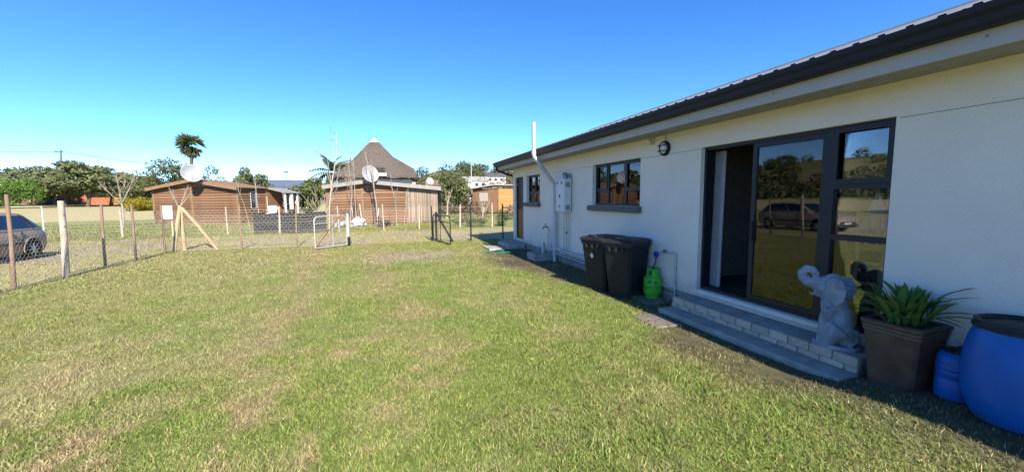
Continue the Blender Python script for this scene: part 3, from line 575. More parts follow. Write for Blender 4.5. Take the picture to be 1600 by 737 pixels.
b.tube([(-.17, 0, .2), (-.19, .02, .1), (-.14, .08, .03)], [.02, .016, .02], 8)
eo = b.build('body', M['stone'], er)
mo = eo.modifiers.new('remesh', 'REMESH'); mo.mode = 'VOXEL'; mo.voxel_size = .009; mo.use_smooth_shade = True
s_ = eo.modifiers.new('smooth', 'SMOOTH'); s_.factor = .5; s_.iterations = 5
tx = bpy.data.textures.new('carving', 'CLOUDS'); tx.noise_scale = .05; dm = eo.modifiers.new('carved', 'DISPLACE'); dm.texture = tx; dm.strength = .012; dm.mid_level = .5
for sy in (-1, 1):
    pts = [(.095, .06, .66), (.02, .13, .70), (-.07, .17, .68), (-.11, .185, .59), (-.085, .175, .48), (-.02, .15, .42), (.04, .11, .47), (.085, .08, .55)]
    bb = MB(TE); bb.loft([[(x, sy*(y+o), z) for x, y, z in pts] for o in (-.02, .012)]); ear = bb.build('ear', M['stone'], er)
    m1 = ear.modifiers.new('remesh', 'REMESH'); m1.mode = 'VOXEL'; m1.voxel_size = .008; m1.use_smooth_shade = True; m2 = ear.modifiers.new('smooth', 'SMOOTH'); m2.iterations = 6
    MB(TE).tube([(.17, sy*.055, .52), (.21, sy*.065, .50), (.24, sy*.065, .52)], [.014, .011, .004], 8).build('tusk', M['stone'], er)
    MB(TE).ell((.165, sy*.085, .60), (.014, .01, .012), 10, 6).build('eye', M['stone'], er)
MB(TE).loft([[(math.cos(t)*.21*q-.01, math.sin(t)*.18*q, z) for t in [2*math.pi*k/20 for k in range(20)]] for q, z in ((1, 0), (1.02, .02), (.93, .038))]).build('base', M['stone'], er)

# ---------------------------------------------------------------- planter with strap leaved plant
pz = gzf(4.3, 2.2); pc = Vector((4.37, 2.19, .03))
pr_ = empty('square_planter', pc, 'large dark glazed square planter at the end of the step', 'planter')
def sq(h, z, e=.025): return [(pc.x+a*h+c, pc.y+b_*h+d, pc.z+z) for a, b_, c, d in ((-1, -1, 0, e), (-1, -1, e, 0), (1, -1, -e, 0), (1, -1, 0, e), (1, 1, 0, -e), (1, 1, -e, 0), (-1, 1, e, 0), (-1, 1, 0, -e))]
PH = .09
MB().loft([sq(.163, -.06), sq(.166, .02), sq(.205, .41+PH)], False).build('body', M['planter'], pr_)
MB().loft([sq(.205, .411+PH), sq(.213, .42+PH), sq(.213, .438+PH), sq(.206, .444+PH), sq(.218, .450+PH), sq(.218, .472+PH), sq(.21, .478+PH), sq(.226, .486+PH), sq(.228, .51+PH), sq(.215, .52+PH), sq(.185, .518+PH), sq(.18, .49+PH)], False).build('rim', M['planter'], pr_)
MB().loft([sq(.178, .46+PH), sq(.178, .492+PH), sq(.1, .505+PH)], False).build('soil', M['soil'], pr_)
pl_ = empty('strap_leaf_plant', pc+Vector((0, 0, .59)), 'green strap leaved plant growing in the dark square planter', 'plant')
lm = []
for k in range(6):
    L = (.30, .36, .42, .34, .26, .46)[k]; w = (.019, .017, .021, .022, .016, .017)[k]; dr = (.2, .45, .75, .35, .1, .95)[k]; rg = []; n = 7
    b = MB()
    for i in range(n+1):
        t = i/n; z = L*(t-.45*dr*t*t); x = L*(.25*t+dr*.55*t*t); ww = w*(.55+1.2*t)*(1-t**3.2)+.001
        rg.append([(x, -ww, z+ww*.35), (x, 0, z), (x, ww, z+ww*.35)])
    b.loft(rg, True, cap=False, close=False)
    bt = b; o = None
    me = bpy.data.meshes.new('leaf'); me.from_pydata([tuple(v) for v in bt.v], [], bt.f); me.materials.append(M['strap']); me.polygons.foreach_set('use_smooth', [True]*len(me.polygons)); lm.append(me)
for k in range(110):
    o = bpy.data.objects.new('leaf', random.choice(lm)); COL.objects.link(o); o.parent = pl_
    a = random.uniform(0, 6.283); q = random.uniform(0, .13)
    o.location = (math.cos(a)*q, math.sin(a)*q, random.uniform(-.02, 0.01)); tilt = random.uniform(-.25, .55)
    if math.cos(a) > .35: tilt = min(tilt, -.05)
    o.rotation_euler = (random.uniform(-.15, .15), tilt, a+random.uniform(-.5, .5)); s = random.uniform(.8, 1.22); o.scale = (s, s, s)

# ---------------------------------------------------------------- blue drums
bz = gzf(4.25, 1.5)
B2 = Vector((4.27, 1.47, bz)); r = empty('blue_drum', B2, 'big blue plastic drum with black rimmed top beside the wall', 'drum')
MB().lathe([(.15, 0), (.19, .005), (.215, .03), (.25, .10), (.278, .22), (.288, .36), (.282, .50), (.262, .61), (.24, .68), (.235, .70), (.235, .71)], B2, 40).build('body', M['blue'], r)
MB().lathe([(.246, .69), (.252, .695), (.252, .712), (.243, .716), (.243, .735), (.247, .745), (.235, .75), (.215, .748), (.208, .72)], B2, 40).build('lid_ring', M['black'], r)
MB().lathe([(.21, .712), (.209, .726), (.05, .73)], B2, 32).build('lid', M['black'], r)
B1 = Vector((4.37, 1.83, gzf(4.37, 1.83))); r = empty('blue_canister', B1, 'small blue plastic canister squeezed between planter and big drum', 'canister')
MB().lathe([(.10, 0), (.118, .01), (.125, .03), (.125, .17), (.120, .178), (.125, .186), (.125, .24), (.122, .25), (.128, .256), (.128, .268), (.122, .275), (.125, .29), (.122, .34), (.108, .375), (.09, .385)], B1, 32).build('body', M['blue'], r)
MB().lathe([(.085, .383), (.085, .405), (.075, .41)], B1, 24).build('lid', M['black'], r)
MB().tube([B1+Vector((.085, 0, .38)), B1+Vector((.10, 0, .43)), B1+Vector((-.10, 0, .43)), B1+Vector((-.085, 0, .38))], .008, 8).build('handle', M['black'], r)

# ---------------------------------------------------------------- garden hose
hp = []
c0 = G(775, 393)
for i in range(90):
    t = i/89*2*math.pi*2.6; q = .42+.10*math.sin(t*.7)+.08*math.sin(1.9*t)
    hp.append((c0.x+.45+q*1.5*math.cos(t)+.3*math.sin(.4*t), c0.y-.1+q*.7*math.sin(t), gzf(c0.x, c0.y)+.02+.012*math.sin(3*t)**2+.03*i/89))
e_ = Vector(hp[-1]); hp += [(e_.x+(4.34-e_.x)*u, e_.y+(ty-e_.y)*u+.3*math.sin(3.1*u), .03) for u in (.2, .4, .6, .8)]
MB().tube(hp, .013, 6).build('garden_hose', M['hose'], None, 'loose green hose coiled on the grass by the back step', 'hose')

# ---------------------------------------------------------------- fences and gates
def hexnet(p0, p1, h, cell, wr, z0=.04):
    """hexagonal wire netting between two ground points"""
    p0 = Vector(p0); p1 = Vector(p1); d = p1-p0; L = Vector((d.x, d.y, 0)).length; u = Vector((d.x, d.y, 0))/L; nn = Vector((-u.y, u.x, 0))
    w = cell; hh = cell*.9; seg = []; rows = int(h/(hh*.75)); colsn = int(L/w)
    for r in range(rows):
        for c in range(colsn):
            ox = c*w+(w/2 if r % 2 else 0); oz = z0+r*hh*.75
            jz = 0.012*math.sin(c*.37+r*1.3)+.01*math.sin(c*1.9)
            a = (ox, oz+hh*.25+jz); b_ = (ox+w/2, oz+jz); c_ = (ox+w, oz+hh*.25+jz); t = (ox, oz+hh*.75+jz)
            seg += [(a, b_), (b_, c_), (a, t)]
    S = np.array(seg, float); A = S[:, 0]; B_ = S[:, 1]
    bow = lambda q: .03*np.sin(q[:, 0]*1.1)*np.sin(q[:, 1]*2.4)
    def w3(q):
        g = gz(p0.x+u.x*q[:, 0], p0.y+u.y*q[:, 0]); o = bow(q)
        return np.stack([p0.x+u.x*q[:, 0]+nn.x*o, p0.y+u.y*q[:, 0]+nn.y*o, q[:, 1]+g], -1)
    A3, B3 = w3(A), w3(B_); n = len(A3); dirv = B3-A3; dirv /= np.linalg.norm(dirv, axis=1)[:, None]
    s1 = np.cross(dirv, np.array([nn.x, nn.y, 0])); s2 = np.tile(np.array([nn.x, nn.y, 0]), (n, 1)); vs = []
    for k in range(3):
        t = 2*math.pi*k/3; off = (s1*math.cos(t)+s2*math.sin(t))*wr; vs += [A3+off, B3+off]
    vs = np.stack(vs, 1).reshape(-1, 3); base = np.arange(n)[:, None]*6
    fs = np.concatenate([base+np.array([[0, 2, 3, 1]]), base+np.array([[2, 4, 5, 3]]), base+np.array([[4, 0, 1, 5]])]); return vs, fs
def wpost(base, top, r, m, parent, label=None, n=8):
    base = Vector(base); top = Vector(top); mid = (base+top)/2+Vector((random.uniform(-.015, .015), random.uniform(-.015, .015), 0))
    o = MB().tube([base-Vector((0, 0, .15)), base, mid, top], [r*1.06, r*1.05, r*.97, r*.92], n).build('post', m, parent, label); return o
def topat(b, px, py):                           # a point above/near ground point b, seen at pixel (px,py), at b's distance
    dep = Vector((b.x, b.y, b.z-CAM_H)).dot(Vector(cf)); return V(px, py, dep)
f1 = empty('wire_fence', (-7.1, 11, 0), 'hexagonal wire netting fence along the track beside the parked car', 'fence')
L1 = [(22, 450, 10, 304, .035, 'post', 'leaning reddish brown wooden fence post'), (104, 433, 95, 314, .062, 'palepost', 'thick pale fence post with bolt holes'), (165, 417, 158, 319, .032, 'post', None), (213, 408, 205, 319, .032, 'post', None), (258, 398, 251, 320, .03, 'post', None)]
for px, py, tx_, ty_, r_, mm, lab in L1: g = G(px, py); wpost(g, topat(g, tx_, ty_), r_, M[mm], f1, lab, 12)
for yy in (5.2, 7.0, 9.0): wpost((-7.25, yy, 0), (-7.27, yy, 1.28), .035, M['post'], f1)
g = G(104, 433); tpx = topat(g, 95, 314)
for q in (.30, .55): c_ = g+(tpx-g)*(1-q*.6); MB().lathe([(.012, 0), (.012, .012)], c_+Vector((.055, -.04, 0)), 8, ax=(.8, -.6, 0)).build('bolt', M['rust'], f1)
va, fa = hexnet((-7.24, 4.5, 0), (-6.85, 16.2, 0), 1.12, .095, .0022); fastmesh('wire_netting', va, fa, M['wire'], f1, kind='stuff')
for z in (.06, .62, 1.17): MB().tube([(-7.24, 4.5, z), (-7.08, 10, z-.01), (-6.85, 16.3, z)], .004, 5).build('strand_wire', M['wire'], f1)
f2 = empty('wire_fence', (-4.5, 16.4, 0), 'netting fence between the braced corner post and the white gate', 'fence')
for px, py, tx_, ty_ in ((378, 390, 374, 320), (464, 386, 462, 321)): g = G(px, py); wpost(g, topat(g, tx_, ty_), .028, M['post'], f2)
va, fa = hexnet((-6.8, 16.35, 0), (-1.4, 16.1, 0), 1.12, .095, .0022); fastmesh('wire_netting', va, fa, M['wire'], f2, kind='stuff')
for z in (.06, .62, 1.17): MB().tube([(-6.8, 16.35, z), (-1.4, 16.1, z)], .004, 5).build('strand_wire', M['wire'], f2)
bp_ = empty('braced_corner_post', G(280, 392), 'corner fence post of three peeled poles propped like a tripod', 'post')
ap = topat(G(289, 391), 281, 322)
for k, (px, py, dx) in enumerate(((271, 394, 0), (289, 391, .03), (342, 389, .06))): g = G(px, py); MB().tube([g-Vector((0, 0, .1)), (g+ap)/2, ap+Vector((dx, -.02*k, -.03*k))], [.062, .058, .052], 12).build('pole', M['pole'], bp_)
# white gate
def gate(h0, h1, hgt, m, name, label, brace_m):
    h0 = Vector(h0); h1 = Vector(h1); u = (h1-h0).normalized(); Lg = (h1-h0).length; r = empty(name, (h0+h1)/2, label, 'gate'); z0 = .07; rr = .021; cr = .16
    P = lambda s, z: h0+u*s+Vector((0, 0, z))
    pts = [P(0, z0), P(0, hgt-cr)]+[P(cr-cr*math.cos(t), hgt-cr+cr*math.sin(t)) for t in (.4, .8, 1.2, 1.57)]+[P(Lg-cr+cr*math.sin(t), hgt-cr+cr*math.cos(t)) for t in (0, .4, .8, 1.2, 1.57)]+[P(Lg, z0)]
    MB().tube(pts, rr, 10).build('frame', m, r); MB().tube([P(0, z0), P(Lg, z0)], rr*.98, 10).build('rail', m, r)
    MB().tube([P(0, hgt-.24), P(Lg, hgt-.24)], .016, 8).build('rail', m, r); MB().tube([P(Lg*.45, z0), P(Lg*.45, hgt)], .013, 8).build('bar', m, r)
    va, fa = hexnet((h0.x, h0.y, 0), (h1.x, h1.y, 0), hgt-.35, .095, .0014, .08); fastmesh('wire_netting', va, fa, M['wire'], r, kind='stuff')
    return r, P, Lg
gL = G(545, 384); gA = G(493, 391); r, P, Lg = gate(gL+Vector((-.05, -.06, 0)), gA, 1.16, M['galv'], 'tube_gate', 'white tubular steel gate leaf standing half open', 'rust')
MB().tube([P(Lg-.06, .12), P(.12, 1.30)], .022, 8).build('brace', M['rust'], r)
gpo = empty('gate_post', gL, 'stout pale steel gate post with dark foot at the white gate', 'post')
MB().tube([gL+Vector((0, 0, .35)), gL+Vector((0, 0, 1.22))], .055, 14).build('shaft', M['galv'], gpo); MB().tube([gL-Vector((0, 0, .2)), gL+Vector((0, 0, .349))], .06, 14).build('foot', M['blacksteel'], gpo)
gR = G(682, 376); gE = G(704, 384); r, P, Lg = gate(gR+Vector((-.13, -.08, 0)), gE, 1.1, M['blacksteel'], 'tube_gate', 'dark tubular steel gate leaf swung open towards the lawn', 'blacksteel')
gp2 = empty('gate_post', gR, 'black gate post with a slanting stay at the dark gate', 'post')
MB().tube([gR-Vector((0, 0, .2)), gR+Vector((0, 0, 1.2))], .05, 12).build('shaft', M['blacksteel'], gp2)
wpost(gR+Vector((-.16, .03, 0)), gR+Vector((-.18, .03, 1.45)), .03, M['blacksteel'], gp2)
MB().tube([gR+Vector((.02, 0, 1.15)), G(708, 378)], .045, 10).build('stay', M['blacksteel'], gp2)
f3 = empty('wire_fence', (3.9, 16.3, 0), 'wire fence with crooked dark posts between dark gate and house', 'fence')
for px, py, tx_, ty_ in ((736, 376, 735, 318), (786, 373, 785, 318)): g = G(px, py); wpost(g, topat(g, tx_, ty_), .03, M['blacksteel'], f3)
va, fa = hexnet((1.95, 16.4, 0), (6.4, 16.3, 0), 1.05, .11, .0015); fastmesh('wire_netting', va, fa, M['wire'], f3, kind='stuff')
for z in (.3, .7, 1.1): MB().tube([(1.95, 16.4, z), (6.4, 16.3, z)], .003, 4).build('strand_wire', M['wire'], f3)
# the neighbours' fence on the far side of the track
f4 = empty('wire_fence', (-4, 23.3, 0), 'netting fence with slim pale posts before the neighbouring cabins', 'fence')
FB = lambda px: (lambda d: Vector((d[0]/d[1]*23.2, 23.2, 0)))(ray(px, 360))
for px, w_ in ((191, .05), (270, .04), (356, .035), (437, .05), (530, .035), (600, .04), (655, .04), (719, .05), (769, .045)):
    g = FB(px); wpost(g, g+Vector((random.uniform(-.05, .05), 0, random.uniform(1.25, 1.5))), w_, M['palepost'], f4, n=8)
p0, p1 = FB(60), FB(655)
va, fa = hexnet(p0, p1, 1.25, .2, .0042); fastmesh('wire_netting', va, fa, M['wire'], f4, kind='stuff')
for z in (.6, 1.25): MB().tube([p0+Vector((0, 0, z)), FB(800)+Vector((0, 0, z))], .004, 4).build('strand_wire', M['wire'], f4)
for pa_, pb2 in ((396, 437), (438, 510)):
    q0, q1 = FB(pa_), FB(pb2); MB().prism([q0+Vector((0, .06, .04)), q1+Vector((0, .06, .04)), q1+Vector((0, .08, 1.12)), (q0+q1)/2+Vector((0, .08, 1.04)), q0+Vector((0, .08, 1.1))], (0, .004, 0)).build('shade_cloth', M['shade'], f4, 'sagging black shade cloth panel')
g = FB(266); b = MB().box((g.x-.2, g.y-.12, .88), (g.x+.2, g.y-.1, 1.52), .005).build('notice_board', M['white'], None, 'blank white notice board wired to the fence near the braced corner post', 'sign')
g = FB(80)+Vector((0, -2, 0)); r = empty('goal_frame', g, 'thin white pipe frame standing in the field behind the track fence', 'frame')
MB().tube([g, g+Vector((0, 0, 1.55)), g+Vector((.75, .4, 1.55)), g+Vector((.75, .4, 0))], .03, 8).build('pipe', M['white'], r)

# ---------------------------------------------------------------- parked car (beside the track, nose towards -Y)
def build_car(x0, yr):
    # local: x along length (0 rear .. 4.0 front), y half width, car axis -> world -Y
    T = Matrix.Translation((x0, yr, 0)) @ Matrix.Rotation(rad(-90), 4, 'Z'); r = empty('parked_car', T @ Vector((2, 0, 0)), 'grey brown hatchback parked on the track behind the wire fence', 'car')
    def sec(x, hw, zb, zt, e=.09):
        e2 = min(e, (zt-zb)*.45)
        return [(x, -hw+e*.5, zb), (x, hw-e*.5, zb), (x, hw, zb+e2), (x, hw+.012, (zb+zt)/2), (x, hw-.01, zt-e2), (x, hw-.10, zt), (x, -hw+.10, zt), (x, -hw+.01, zt-e2), (x, -hw-.012, (zb+zt)/2), (x, -hw, zb+e2)]
    st_ = [(0, .70, .42, .78), (.03, .76, .30, .86), (.15, .80, .24, .92), (.6, .82, .20, .93), (1.5, .83, .20, .92), (2.6, .83, .20, .91), (3.0, .82, .20, .89), (3.6, .80, .22, .80), (3.9, .76, .25, .72), (4.0, .68, .32, .60)]
    bd = MB(T).loft([sec(*s) for s in st_]).build('body', M['carpaint'], r)
    def top(x, hw, z): return [(x, -hw, z), (x, hw, z)]
    # cabin: bottom ring (belt) to roof ring
    belt = [(.10, .74), (.3, .775), (1.5, .79), (2.6, .785), (3.05, .72)]; roofp = [(.48, .54), (.62, .57), (1.3, .60), (1.9, .59), (2.15, .55)]
    zr = (1.34, 1.385, 1.42, 1.41, 1.375)
    def loopb(z): return [(x, -h, z) for x, h in belt]+[(x, h, z) for x, h in belt[::-1]]
    lower = loopb(.905); upper = [(x, -h, zr[i]) for i, (x, h) in enumerate(roofp)]+[(x, h, zr[4-i]) for i, (x, h) in enumerate(roofp[::-1])]
    upper2 = [(1.3+(x-1.3)*.9, y*.86, z+.035) for x, y, z in upper]
    MB(T).loft([lower, upper, upper2]).build('cabin', M['carpaint'], bd)
    def onside(u, v, s, o=.006):               # u: length parameter on belt/roof lines, v: 0 belt .. 1 roof
        bx = np.interp(u, range(5), [p[0] for p in belt]); bw = np.interp(u, range(5), [p[1] for p in belt]); tx_ = np.interp(u, range(5), [p[0] for p in roofp]); tw = np.interp(u, range(5), [p[1] for p in roofp]); tz = np.interp(u, range(5), zr)
        return (bx+(tx_-bx)*v, s*(bw+(tw-bw)*v+o), .905+(tz-.905)*v+.002)
    for s in (-1, 1):
        for u0, u1 in ((.55, 1.12), (1.2, 2.2), (2.3, 3.6)):
            n = 6; us = [u0+(u1-u0)*i/n for i in range(n+1)]; b = MB(T)
            b.loft([[onside(u, .12, s), onside(u, .5, s), onside(u, .88, s)] for u in us], True, False, False); b.build('side_window', M['carglass'], bd)
        for u in (1.16, 2.25): MB(T).tube([onside(u, .05, s, .008), onside(u, .95, s, .008)], .012, 6).build('pillar', M['black'], bd)
        for x in (1.02, 2.25): MB(T).box((x-.004, s*.83-.012, .3), (x+.004, s*.83+.012, .88)).build('door_gap', M['black'], bd)
        MB(T).box((.5, s*.842-.012, .50), (3.3, s*.842+.012, .55), .006).build('rubbing_strip', M['black'], bd)
        for x in (1.25, 2.4): MB(T).box((x, s*.838-.012, .77), (x+.17, s*.838+.018, .80), .006).build('door_handle', M['black'], bd)
        MB(T).box((2.72, s*.90-.09, .90), (2.86, s*.90+.09, 1.02), .03).build('mirror', M['carpaint'], bd)
        MB(T).box((-.012, s*.62-.1, .58), (.06, s*.62+.1, .84), .02).build('tail_light', M['redlens'], bd)
        MB(T).box((3.84, s*.55-.15, .50), (3.975, s*.55+.13, .66), .03).build('headlight', M['rim'], bd)
        for x in (.68, 3.2):
            MB(T).lathe([(.33, -.006), (.33, .014)], (x, s*.825, .32), 28, ax=(0, s, 0)).build('wheel_arch', M['black'], bd)
            MB(T).tube([(x+.345*math.cos(t), s*.845, .32+.345*math.sin(t)) for t in [math.pi*k/14 for k in range(-1, 16)]], .02, 6).build('arch_lip', M['carpaint'], bd)
            w = MB(T).lathe([(.2, -.09), (.28, -.09), (.3, -.06), (.3, .06), (.28, .09), (.2, .09)], (x, s*.765, .3), 28, ax=(0, s, 0)).build('wheel', M['tyre'], r)
            b = MB(T); b.lathe([(.205, .07), (.2, .085), (.185, .08)], (x, s*.765, .3), 24, ax=(0, s, 0), cap=False); b.lathe([(.19, .05), (.045, .055)], (x, s*.765, .3), 24, ax=(0, s, 0))
            for k in range(8):
                a = k*math.pi/4; c0_ = Vector((x, s*.85, .3)); d_ = Vector((math.cos(a), 0, math.sin(a))); b.tube([c0_+d_*.03, c0_+d_*.19], [.022, .016], 5)
            b.lathe([(.05, .078), (.045, .1), (.01, .104)], (x, s*.765, .3), 12, ax=(0, s, 0)); b.build('rim', M['rim'], w)
    # rear and front screens
    for (xa, ha, za, xb, hb, zb_) in ((.105, .66, .94, .44, .49, 1.31), (3.03, .64, .93, 2.19, .50, 1.36)):
        dx = -.012 if xa < 1 else .012; MB(T).add([(xa+dx, -ha, za), (xa+dx, ha, za), (xb+dx, hb, zb_), (xb+dx, -hb, zb_)], [(0, 1, 2, 3)]).build('windscreen', M['carglass'], bd)
    MB(T).box((3.97, -.5, .40), (4.015, .5, .48), .006).build('grille', M['black'], bd); MB(T).box((4.005, -.26, .33), (4.02, .26, .44)).build('number_plate', M['white'], bd)
    MB(T).box((-.05, -.72, .36), (.05, .72, .50), .03).build('bumper', M['black'], bd); MB(T).box((3.93, -.70, .26), (4.03, .70, .38), .03).build('bumper', M['black'], bd)
g = G(57, 404); build_car(g.x-.86, g.y+.66)

# ---------------------------------------------------------------- timber cabins
def board_wall(T, w, z0, z1, m, parent, rows, splits, slope=None, th=.06, clip=None):
    """overlapping horizontal boards on the local xz plane (y=0 faces the viewer); each board is its own part"""
    hh = (z1-z0)/rows; xs_ = [0]+splits+[w]
    for r in range(rows):
        for i in range(len(xs_)-1):
            a, c = xs_[i], xs_[i+1]; zb_, zt_ = z0+r*hh, z0+(r+1)*hh-.012
            if clip:
                zt_ = min(zt_, clip(a)-.01, clip(c)-.01) if False else zt_
            pr = [(a, -th, zb_), (a, -th*.35, zt_), (a, .02, zt_), (a, .02, zb_)]
            MB(T).prism(pr, (c-a-.004, 0, 0)).build('plank', m, parent)
def frameT(A, B): # local x from A to B along the ground, local y pointing away behind
    A = Vector(A); B = Vector(B); u = (B-A); u.z = 0; L = u.length; u.normalize(); n = Vector((-u.y, u.x, 0))
    return Matrix(((u.x, n.x, 0, A.x), (u.y, n.y, 0, A.y), (0, 0, 1, A.z), (0, 0, 0, 1))), L
# cabin with the gable towards us
A = V(244, 346, 29.4); B = V(374.5, 348, 28.3); A.z = B.z = 0.0
T, Lc = frameT(A, B); cab = empty('timber_cabin', A, 'long brown plank cabin with low gable and a dish on its roof', 'cabin')
T.translation.z = .03; hE = 2.66; hR = 3.2; dep = 2.6; xr = Lc*.5
board_wall(T, Lc, 0, hE-.02, M['plank'], cab, 14, [Lc*.465, ])
MB(T).prism([(0, -.02, hE), (Lc, -.02, hE), (xr, -.02, hR-.06)], (0, .05, 0)).build('gable', M['plank'], cab)
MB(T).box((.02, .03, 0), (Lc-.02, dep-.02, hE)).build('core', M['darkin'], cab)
TS = T @ Matrix.Translation((Lc, 0, 0)) @ Matrix.Rotation(rad(90), 4, 'Z')   # right hand side wall
board_wall(TS, 2.5, 0, hE-.02, M['plank'], cab, 14, [1.0, 1.75])
for x in (0, Lc*.465, Lc): MB(T).box((x-.07, -.06, -.08), (x+.07, .0, hE), .006).build('corner_post', M['trim'], cab)
MB(TS).box((-.05, -.055, -.08), (.09, -.005, hE)).build('corner_post', M['trim'], cab); MB(TS).box((2.45, -.055, -.05), (2.6, .0, hE)).build('corner_post', M['trim'], cab)
wi = MB(TS); wi.box((1.05, -.05, 1.1), (1.6, -.032, 2.35)); wi = wi.build('window', M['white'], cab)
for z0_, z1_ in ((1.16, 1.68), (1.75, 2.29)): MB(TS).box((1.12, -.056, z0_), (1.53, -.049, z1_)).build('pane', M['glass'], wi)
ov = .35; rf = MB(T)
for (xa, za, xb, zb_) in ((-.28, hE-.06, xr, hR), (xr, hR, Lc+.28, hE-.06)):
    rf.prism([(xa, -ov, za), (xb, -ov, zb_), (xb, -ov, zb_+.05), (xa, -ov, za+.05)], (0, dep+ov+.1, 0))
rf = rf.build('roof', M['trim'], cab)
for (xa, za, xb, zb_) in ((-.28, hE-.06, xr, hR), (xr, hR, Lc+.28, hE-.06)): MB(T).prism([(xa, -ov-.03, za-.17), (xb, -ov-.03, zb_-.17), (xb, -ov-.03, zb_+.055), (xa, -ov-.03, za+.055)], (0, .028, 0)).build('barge_board', M['trim'], rf)
# porch with windows along the side
po = MB(T); po.prism([(Lc-.1, 2.55, hE-.02), (Lc+1.7, 2.55, hE-.42), (Lc+1.7, 2.55, hE-.36), (Lc-.1, 2.55, hE+.04)], (0, 1.75, 0)); po = po.build('porch', M['tin'], cab)
for y in (2.7, 4.05): MB(T).box((Lc+1.5, y, -.1), (Lc+1.6, y+.1, hE-.4)).build('porch_post', M['white'], po)
MB(T).box((Lc+.05, 2.65, .0), (Lc+.11, 4.2, hE-.05)).build('back_panel', M['plank'], po)
MB(T).box((Lc+.0, 4.2, .0), (Lc+1.6, 4.25, hE-.4)).build('end_panel', M['plank'], po)
for k in range(6):
    w_ = MB(T); fx0 = Lc+.25+k*.22; w_.box((fx0, 4.17, 1.35), (fx0+.18, 4.28, 2.05)); w_ = w_.build('window', M['white'] if k % 3 != 2 else M['greytrim'], po); MB(T).box((fx0+.04, 4.162, 1.42), (fx0+.14, 4.169, 1.98)).build('pane', M['glass'], w_)
w_ = MB(T); w_.box((Lc+1.45, 3.3, 1.0), (Lc+1.75, 3.36, 2.15)); w_ = w_.build('window', M['white'], po); MB(T).box((Lc+1.5, 4.69, 1.1), (Lc+1.7, 4.699, 2.05)).build('pane', M['glass'], w_)
# monobloc chair on the porch
c = T @ Vector((Lc+.85, 2.1, 0)); r = empty('plastic_chair', (c.x, c.y, gzf(c.x, c.y)), 'white plastic garden chair at the cabin porch', 'chair'); cx, cy, cz = r.location
for sx in (-.25, .25):
    for sy in (-.25, .25): MB().tube([(cx+sx*1.15, cy+sy*1.15, cz), (cx+sx, cy+sy, cz+.75)], .035, 8).build('leg', M['white'], r)
MB().box((cx-.3, cy-.28, cz+.72), (cx+.3, cy+.28, cz+.77), .015).build('seat', M['white'], r)
MB().loft([[(cx-.31, cy+.24, cz+.75), (cx+.31, cy+.24, cz+.75), (cx+.31, cy+.29, cz+.75), (cx-.31, cy+.29, cz+.75)], [(cx-.33, cy+.32, cz+1.2), (cx+.33, cy+.32, cz+1.2), (cx+.33, cy+.36, cz+1.2), (cx-.33, cy+.36, cz+1.2)], [(cx-.22, cy+.34, cz+1.32), (cx+.22, cy+.34, cz+1.32), (cx+.22, cy+.37, cz+1.32), (cx-.22, cy+.37, cz+1.32)]], False).build('backrest', M['white'], r)
for sx in (-.3, .3): MB().box((cx+sx-.035, cy-.25, cz+.97), (cx+sx+.035, cy+.27, cz+1.0), .01).build('armrest', M['white'], r)

def dish(c, rr, aim, mount, label):
    c = Vector(c); aim = Vector(aim).normalized(); r = empty('satellite_dish', Vector(mount), label, 'dish')
    pr = [(.02, 0), (rr*.3, .02*rr/.6), (rr*.6, .09*rr/.6), (rr*.85, .18*rr/.6), (rr, .25*rr/.6), (rr*1.02, .25*rr/.6), (rr*.98, .225*rr/.6), (rr*.8, .13*rr/.6), (rr*.4, .01*rr/.6), (.02, -.02)]
    MB().lathe([(q, h) for q, h in pr], c, 32, ax=aim, cap=False).build('reflector', M['dish'], r)
    side = Vector((0, 0, -1)); f_ = c+aim*rr*.95; e1 = c+aim*.25*rr+side*rr*.95
    MB().tube([e1, f_+side*rr*.35], .018, 6).build('feed_arm', M['steel'], r); MB().ell(f_+side*rr*.33, (.05, .05, .05), 10, 6).build('receiver', M['white'], r)
    MB().tube([c-aim*.03, Vector((mount[0], mount[1], c.z-.2)), Vector(mount)], .035, 8).build('mast', M['steel'], r)
toS = Vector((.25, -.85, .45))
c = V(298.5, 272, 27.6); mt = T @ Vector((Lc*.41, -.02, 2.2)); dish(c, .62, (.50, -.80, .25), (mt.x, mt.y, mt.z), 'white satellite dish on the long brown plank cabin')

# second cabin with honey planks, grey slab lean-to
A = V(513, 353, 27.3); B = V(638, 350, 27.9); A.z = B.z = 0
T, Lc = frameT(A, B); T.translation.z = .12; cab = empty('timber_cabin', A, 'honey plank cabin with shallow roof and upright slab lean-to', 'cabin')
z1 = 2.62; board_wall(T, Lc, 0, z1-.05, M['plank2'], cab, 14, [Lc*.44])
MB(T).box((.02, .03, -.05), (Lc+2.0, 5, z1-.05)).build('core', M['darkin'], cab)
for x in (0.02, Lc*.44, Lc-.05): MB(T).box((x-.06, -.06, -.05), (x+.06, -.0, z1-.04)).build('corner_post', M['trim'], cab)
MB(T).box((-.1, -.10, -.12), (Lc+2.1, 5, -.04)).build('floor_beam', M['plank2'], cab)
for x in (.2, Lc*.33, Lc*.66, Lc-.2, Lc+1.8): MB(T).box((x-.08, .05, -.4), (x+.08, .25, -.12)).build('stilt', M['bark'], cab)
x = Lc+.02
while x < Lc+2.0:
    w_ = random.uniform(.08, .14); MB(T).box((x, -.05-random.uniform(0, .03), -.03+random.uniform(-.06, .05)), (x+w_-.008, .02, z1-.12+random.uniform(-.1, .06)-.08*(x-Lc)), .01).build('slab_board', M['slab'], cab); x += w_
rf = MB(T); pk = Lc*.5
rfp = ((-.15, z1-.08), (pk, z1+.28), (Lc+2.35, z1-.22))
for (xa, za), (xb, zb_) in zip(rfp[:-1], rfp[1:]): rf.prism([(xa, -.4, za), (xb, -.4, zb_), (xb, -.4, zb_+.05), (xa, -.4, za+.05)], (0, 5.8, 0))
